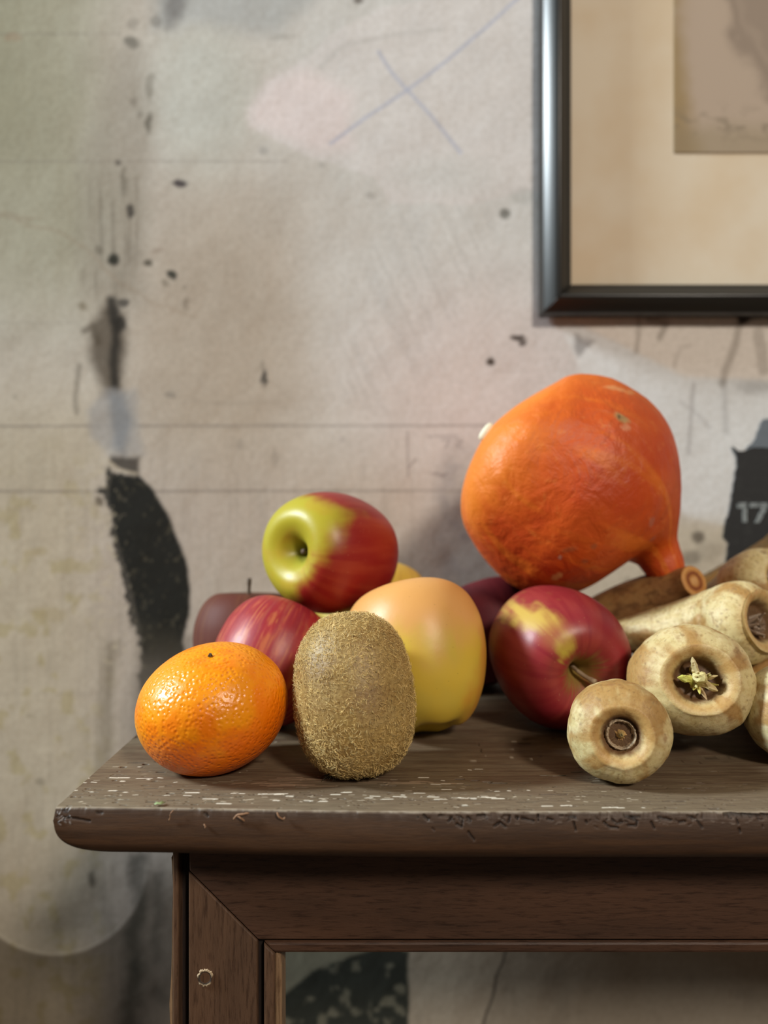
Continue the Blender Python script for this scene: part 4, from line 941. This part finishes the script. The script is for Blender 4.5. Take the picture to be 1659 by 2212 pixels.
    # dark corky stem end under the neck
    p, tg = spine(289*k); Vs, Fs = cone_tube([p, p+tg/np.linalg.norm(tg)*.0035, p+tg/np.linalg.norm(tg)*.0045], [.0072, .0060, .003], 20, .12); mesh_obj('stem_end', np.array(Vs)-base, Fs, STEM, t)
pumpkin()

# ------------------------------------------------------------------ picture frame
def picture():
    Yf = .528; S = FPX/Yf
    xl = (1176-829.5)/S; zb_ = CAMZ+(1106-671)/S; W_, H_ = .34, .44; xr = xl+W_; zt_ = zb_+H_; yw = WALL-.0012
    base = np.array((xl+W_/2, yw, zb_)); t = thing('picture_frame', base, 'black framed picture with a cream mount on the wall', 'picture frame')
    prof = [(0, 0), (0, .0085), (.0008, .0120), (.0045, .0165), (.0088, .0200), (.0108, .0208), (.0125, .0198), (.0140, .0180), (.0200, .0140), (.0206, .0125), (.0206, 0)]
    mf = NT('black_lacquer'); mf.bsdf(Base_Color=(.012, .012, .011), Roughness=.33, Specular_IOR_Level=.55, Normal=mf.bump(mf.noise(mf.obj((300, 300, 20)), 3, 3), .03, .001))
    def rail(a0, a1, din, name):
        # a0,a1 outer corners, din inward direction
        a0 = np.array(a0, float); a1 = np.array(a1, float); d = (a1-a0)/np.linalg.norm(a1-a0); din = np.array(din, float); V = []
        for (q, yy) in prof: V.append(a0+din*q+d*q+np.array((0, -yy, 0)))
        for (q, yy) in prof: V.append(a1+din*q-d*q+np.array((0, -yy, 0)))
        n = len(prof); F = [(i, (i+1) % n, n+(i+1) % n, n+i) for i in range(n)]; F += [tuple(range(n)), tuple(range(n, 2*n))]
        o = mesh_obj(name, np.array(V)-base, F, mf.m, t, smooth=False); fix_normals(o)
        bv = o.modifiers.new('bevel', 'BEVEL'); bv.width = .0012; bv.segments = 4; bv.limit_method = 'ANGLE'; bv.angle_limit = .3
        o.data.polygons.foreach_set('use_smooth', np.ones(len(o.data.polygons), dtype=bool))
    rail((xl, yw, zb_), (xl, yw, zt_), (1, 0, 0), 'frame_rail'); rail((xr, yw, zb_), (xr, yw, zt_), (-1, 0, 0), 'frame_rail')
    rail((xl, yw, zb_), (xr, yw, zb_), (0, 0, 1), 'frame_rail'); rail((xl, yw, zt_), (xr, yw, zt_), (0, 0, -1), 'frame_rail')
    i = .0190; ym = yw-.0085
    mm = NT('cream_mount_board'); n = mm.noise(mm.obj((3, 3, 3)), 6, 3)
    mm.bsdf(Base_Color=mm.mixc((.68, .60, .47), (.64, .53, .38), mm.ramp(n, [(.4, 0), (.65, 1)])), Roughness=.8)
    V, F = box_vf(xl+i, xr-i, ym, ym+.003, zb_+i, zt_-i); mesh_obj('mount', np.array(V)-base, F, mm.m, t, smooth=False)
    px0 = (1455-829.5)/(FPX/ym); pz0 = CAMZ+(1106-331)/(FPX/ym); px1 = xr-.07; pz1 = zt_-.09
    nx, nz = 260, 320; gx, gz = np.meshgrid(np.linspace(px0, px1, nx), np.linspace(pz0, pz1, nz)); sx = (gx-px0)*FPX/ym; sz = (gz-pz0)*FPX/ym
    C = np.zeros(gx.shape+(3,))+np.array((.42, .335, .26)); n = fbm2(sx/60, sz/60, 4, 121)
    C = mix(C, (.30, .21, .09), (1-sstep(20, 80, sx+(n-.5)*70+sz*.12))*.85)
    C = mix(C, (.24, .15, .06), np.exp(-(((sx-18)/26)**2+((sz-20)/34)**2))*.7)
    C = mix(C, (.30, .24, .15), (1-sstep(30, 90, sz+(n-.5)*40))*.6)
    C = mix(C, (.20, .16, .11), sstep(.52, .7, fbm2(sx/22, sz/14, 4, 122))*np.exp(-((sz-60)/30)**2)*.6)
    d = np.hypot((sx-330)/230, (sz-420)/330); C = mix(C, (.22, .17, .13), (1-sstep(.8, 1.1, d+(n-.5)*.4))*.7)
    C = mix(C, (.16, .12, .09), np.exp(-((d-.98+(n-.5)*.3)/.06)**2)*.5)
    mp = NT('aged_print'); mp.bsdf(Base_Color=mp.attr('Col').outputs[0], Roughness=.8)
    P = np.stack([gx, np.full_like(gx, ym-.0006), gz], -1)
    o = mesh_obj('print', P.reshape(-1, 3)-base, grid_faces(nz, nx), mp.m, t, col=C); o['label'] = 'faded brown stained print'
    md = o.modifiers.new('solid', 'SOLIDIFY'); md.thickness = .0004; md.offset = -1
picture()

# ------------------------------------------------------------------ torn black paper with a number, pasted on the wall
def torn_paper():
    S = FPX/WALL
    def w(px, py): return ((px-829.5)/S, CAMZ-(py-1106)/S)
    rag = random.Random(4)
    def edge(pts, amp=1.6, closed_from=0):
        out = []
        for i, p in enumerate(pts):
            q = pts[(i+1) % len(pts)]; n = max(1, int(math.dist(p, q)/7))
            for k in range(n): out.append((p[0]+(q[0]-p[0])*k/n+rag.uniform(-amp, amp), p[1]+(q[1]-p[1])*k/n+rag.uniform(-amp, amp)))
        return out
    blk = edge([(1580, 965), (1594, 975), (1612, 972), (1628, 966), (1800, 964), (1800, 1330), (1570, 1330), (1566, 1215), (1572, 1175), (1560, 1160), (1566, 1130), (1576, 1090), (1584, 1040), (1590, 1000), (1588, 984)])
    base = np.array((w(1660, 1330)[0], WALL-.002, w(1660, 1330)[1])); t = thing('torn_poster', base, 'torn black paper scrap with a white number on the wall at right', 'poster')
    mk = NT('black_paper'); mk.bsdf(Base_Color=mk.mixc((.010, .011, .012), (.028, .03, .03), mk.ramp(mk.noise(mk.obj(), 160, 4, .6), [(.5, 0), (.75, .6)])), Roughness=.7)
    ms = NT('slate_paper'); ms.bsdf(Base_Color=ms.mixc((.16, .20, .24), (.10, .12, .14), ms.noise(ms.obj(), 120, 3)), Roughness=.7)
    mw = NT('printed_white'); mw.bsdf(Base_Color=mw.mixc((.26, .30, .31), (.07, .08, .085), mw.ramp(mw.noise(mw.obj(), 330, 3), [(.4, 0), (.7, 1)])), Roughness=.7)
    y0 = WALL-.0016
    prism('sheet', [w(*p) for p in blk], y0, y0+.0005, mk, t, base, 0) if False else prism('sheet', [w(*p) for p in blk], y0, y0+.0005, mk.m, t, base, 0)
    sl = edge([(1646, 905), (1800, 903), (1800, 966), (1626, 967), (1610, 970), (1628, 950), (1638, 925)])
    o = prism('upper_strip', [w(*p) for p in sl], y0-.0004, y0-.0001, ms.m, t, base, 0); o['label'] = 'slate blue strip'
    for nm, pts in (('digit', [(1589, 1090), (1594, 1086), (1611, 1086), (1611, 1128), (1601, 1128), (1601, 1097), (1591, 1098)]), ('digit', [(1617, 1086), (1656, 1086), (1656, 1095), (1638, 1129), (1627, 1129), (1643, 1096), (1617, 1096)])):
        o = prism(nm, [w(*p) for p in pts], y0-.0003, y0-.0001, mw.m, t, base, 0); o['label'] = 'faded white digit'
torn_paper()

# ------------------------------------------------------------------ small litter at the table edge
def litter():
    y = (CAMZ-TOPZ)*FPX/(1741-1106); c = np.array(((344-829.5)/FPX*y, y, TOPZ+.0004))
    t = thing('leaf_fragment', c, 'tiny green leaf fragment on the table below the orange', 'leaf')
    pts = [(-.0019, 0), (-.0012, .0010), (-.0002, .0009), (.0004, .0020), (.0012, .0012), (.0021, .0010), (.0014, -.0002), (.0008, -.0012), (-.0004, -.0009), (-.0012, -.0013)]
    V = [(0, 0, .0006)]+[(a, b, .0003+.0004*abs(math.sin(i*1.7))) for i, (a, b) in enumerate(pts)]; F = [(0, i+1, (i+1) % len(pts)+1) for i in range(len(pts))]
    m = NT('leaf_green'); m.bsdf(Base_Color=m.mixc((.20, .28, .10), (.32, .40, .20), m.noise(m.obj(), 1500, 3)), Roughness=.5)
    o = mesh_obj('blade', V, F, m.m, t); md = o.modifiers.new('s', 'SOLIDIFY'); md.thickness = .00015
    mm = NT('wood_shaving'); mm.bsdf(Base_Color=mm.mixc((.34, .19, .10), (.20, .10, .05), mm.noise(mm.obj(), 1200, 3)), Roughness=.7)
    def curl(paths, rad, label, px, py):
        f = .2745; P0 = np.array(((px-829.5)/FPX*f, f, CAMZ-(py-1106)/FPX*f)); Vs = []; Fs = []
        for pth in paths:
            pp = catmull([np.array(((a-829.5)/FPX*f, front_y(np.array((a-829.5)/FPX*f))-.0013-dy, CAMZ-(b-1106)/FPX*f))-P0 for a, b, dy in pth], 14); r = np.full(14, rad); r[0] = r[-1] = rad*.3
            V2, F2 = cone_tube(pp, r, 6, .5); n0 = len(Vs); Vs += list(V2); Fs += [tuple(i+n0 for i in q) for q in F2]
        tag(mesh_obj('wood_shaving', Vs, Fs, mm.m, None, loc=P0), label, 'wood shaving', 'wood shavings clinging to the table edge')
    curl([[(502, 1774, 0), (512, 1762, .0004), (522, 1760, .0006), (538, 1758, .0002)], [(512, 1764, .0003), (520, 1768, .0008), (528, 1775, .0004)]], .00038, 'forked brown wood shaving on the table edge, longest of the shavings', 515, 1768)
    curl([[(598, 1755, 0), (602, 1763, .0006), (612, 1770, .0003), (616, 1764, .0008)]], .00034, 'curled brown wood shaving on the table edge between orange and kiwi', 606, 1762)
    curl([[(372, 1754, 0), (365, 1762, .0006), (364, 1770, .0002), (361, 1778, .0003)]], .0002, 'thin hair-like wood fibre hanging below the orange, leftmost on the edge', 366, 1766)
    curl([[(438, 1784, 0), (442, 1788, .0005), (441, 1792, .0002)]], .0003, 'tiny pale wood splinter low on the table edge below the orange', 440, 1788)
litter()
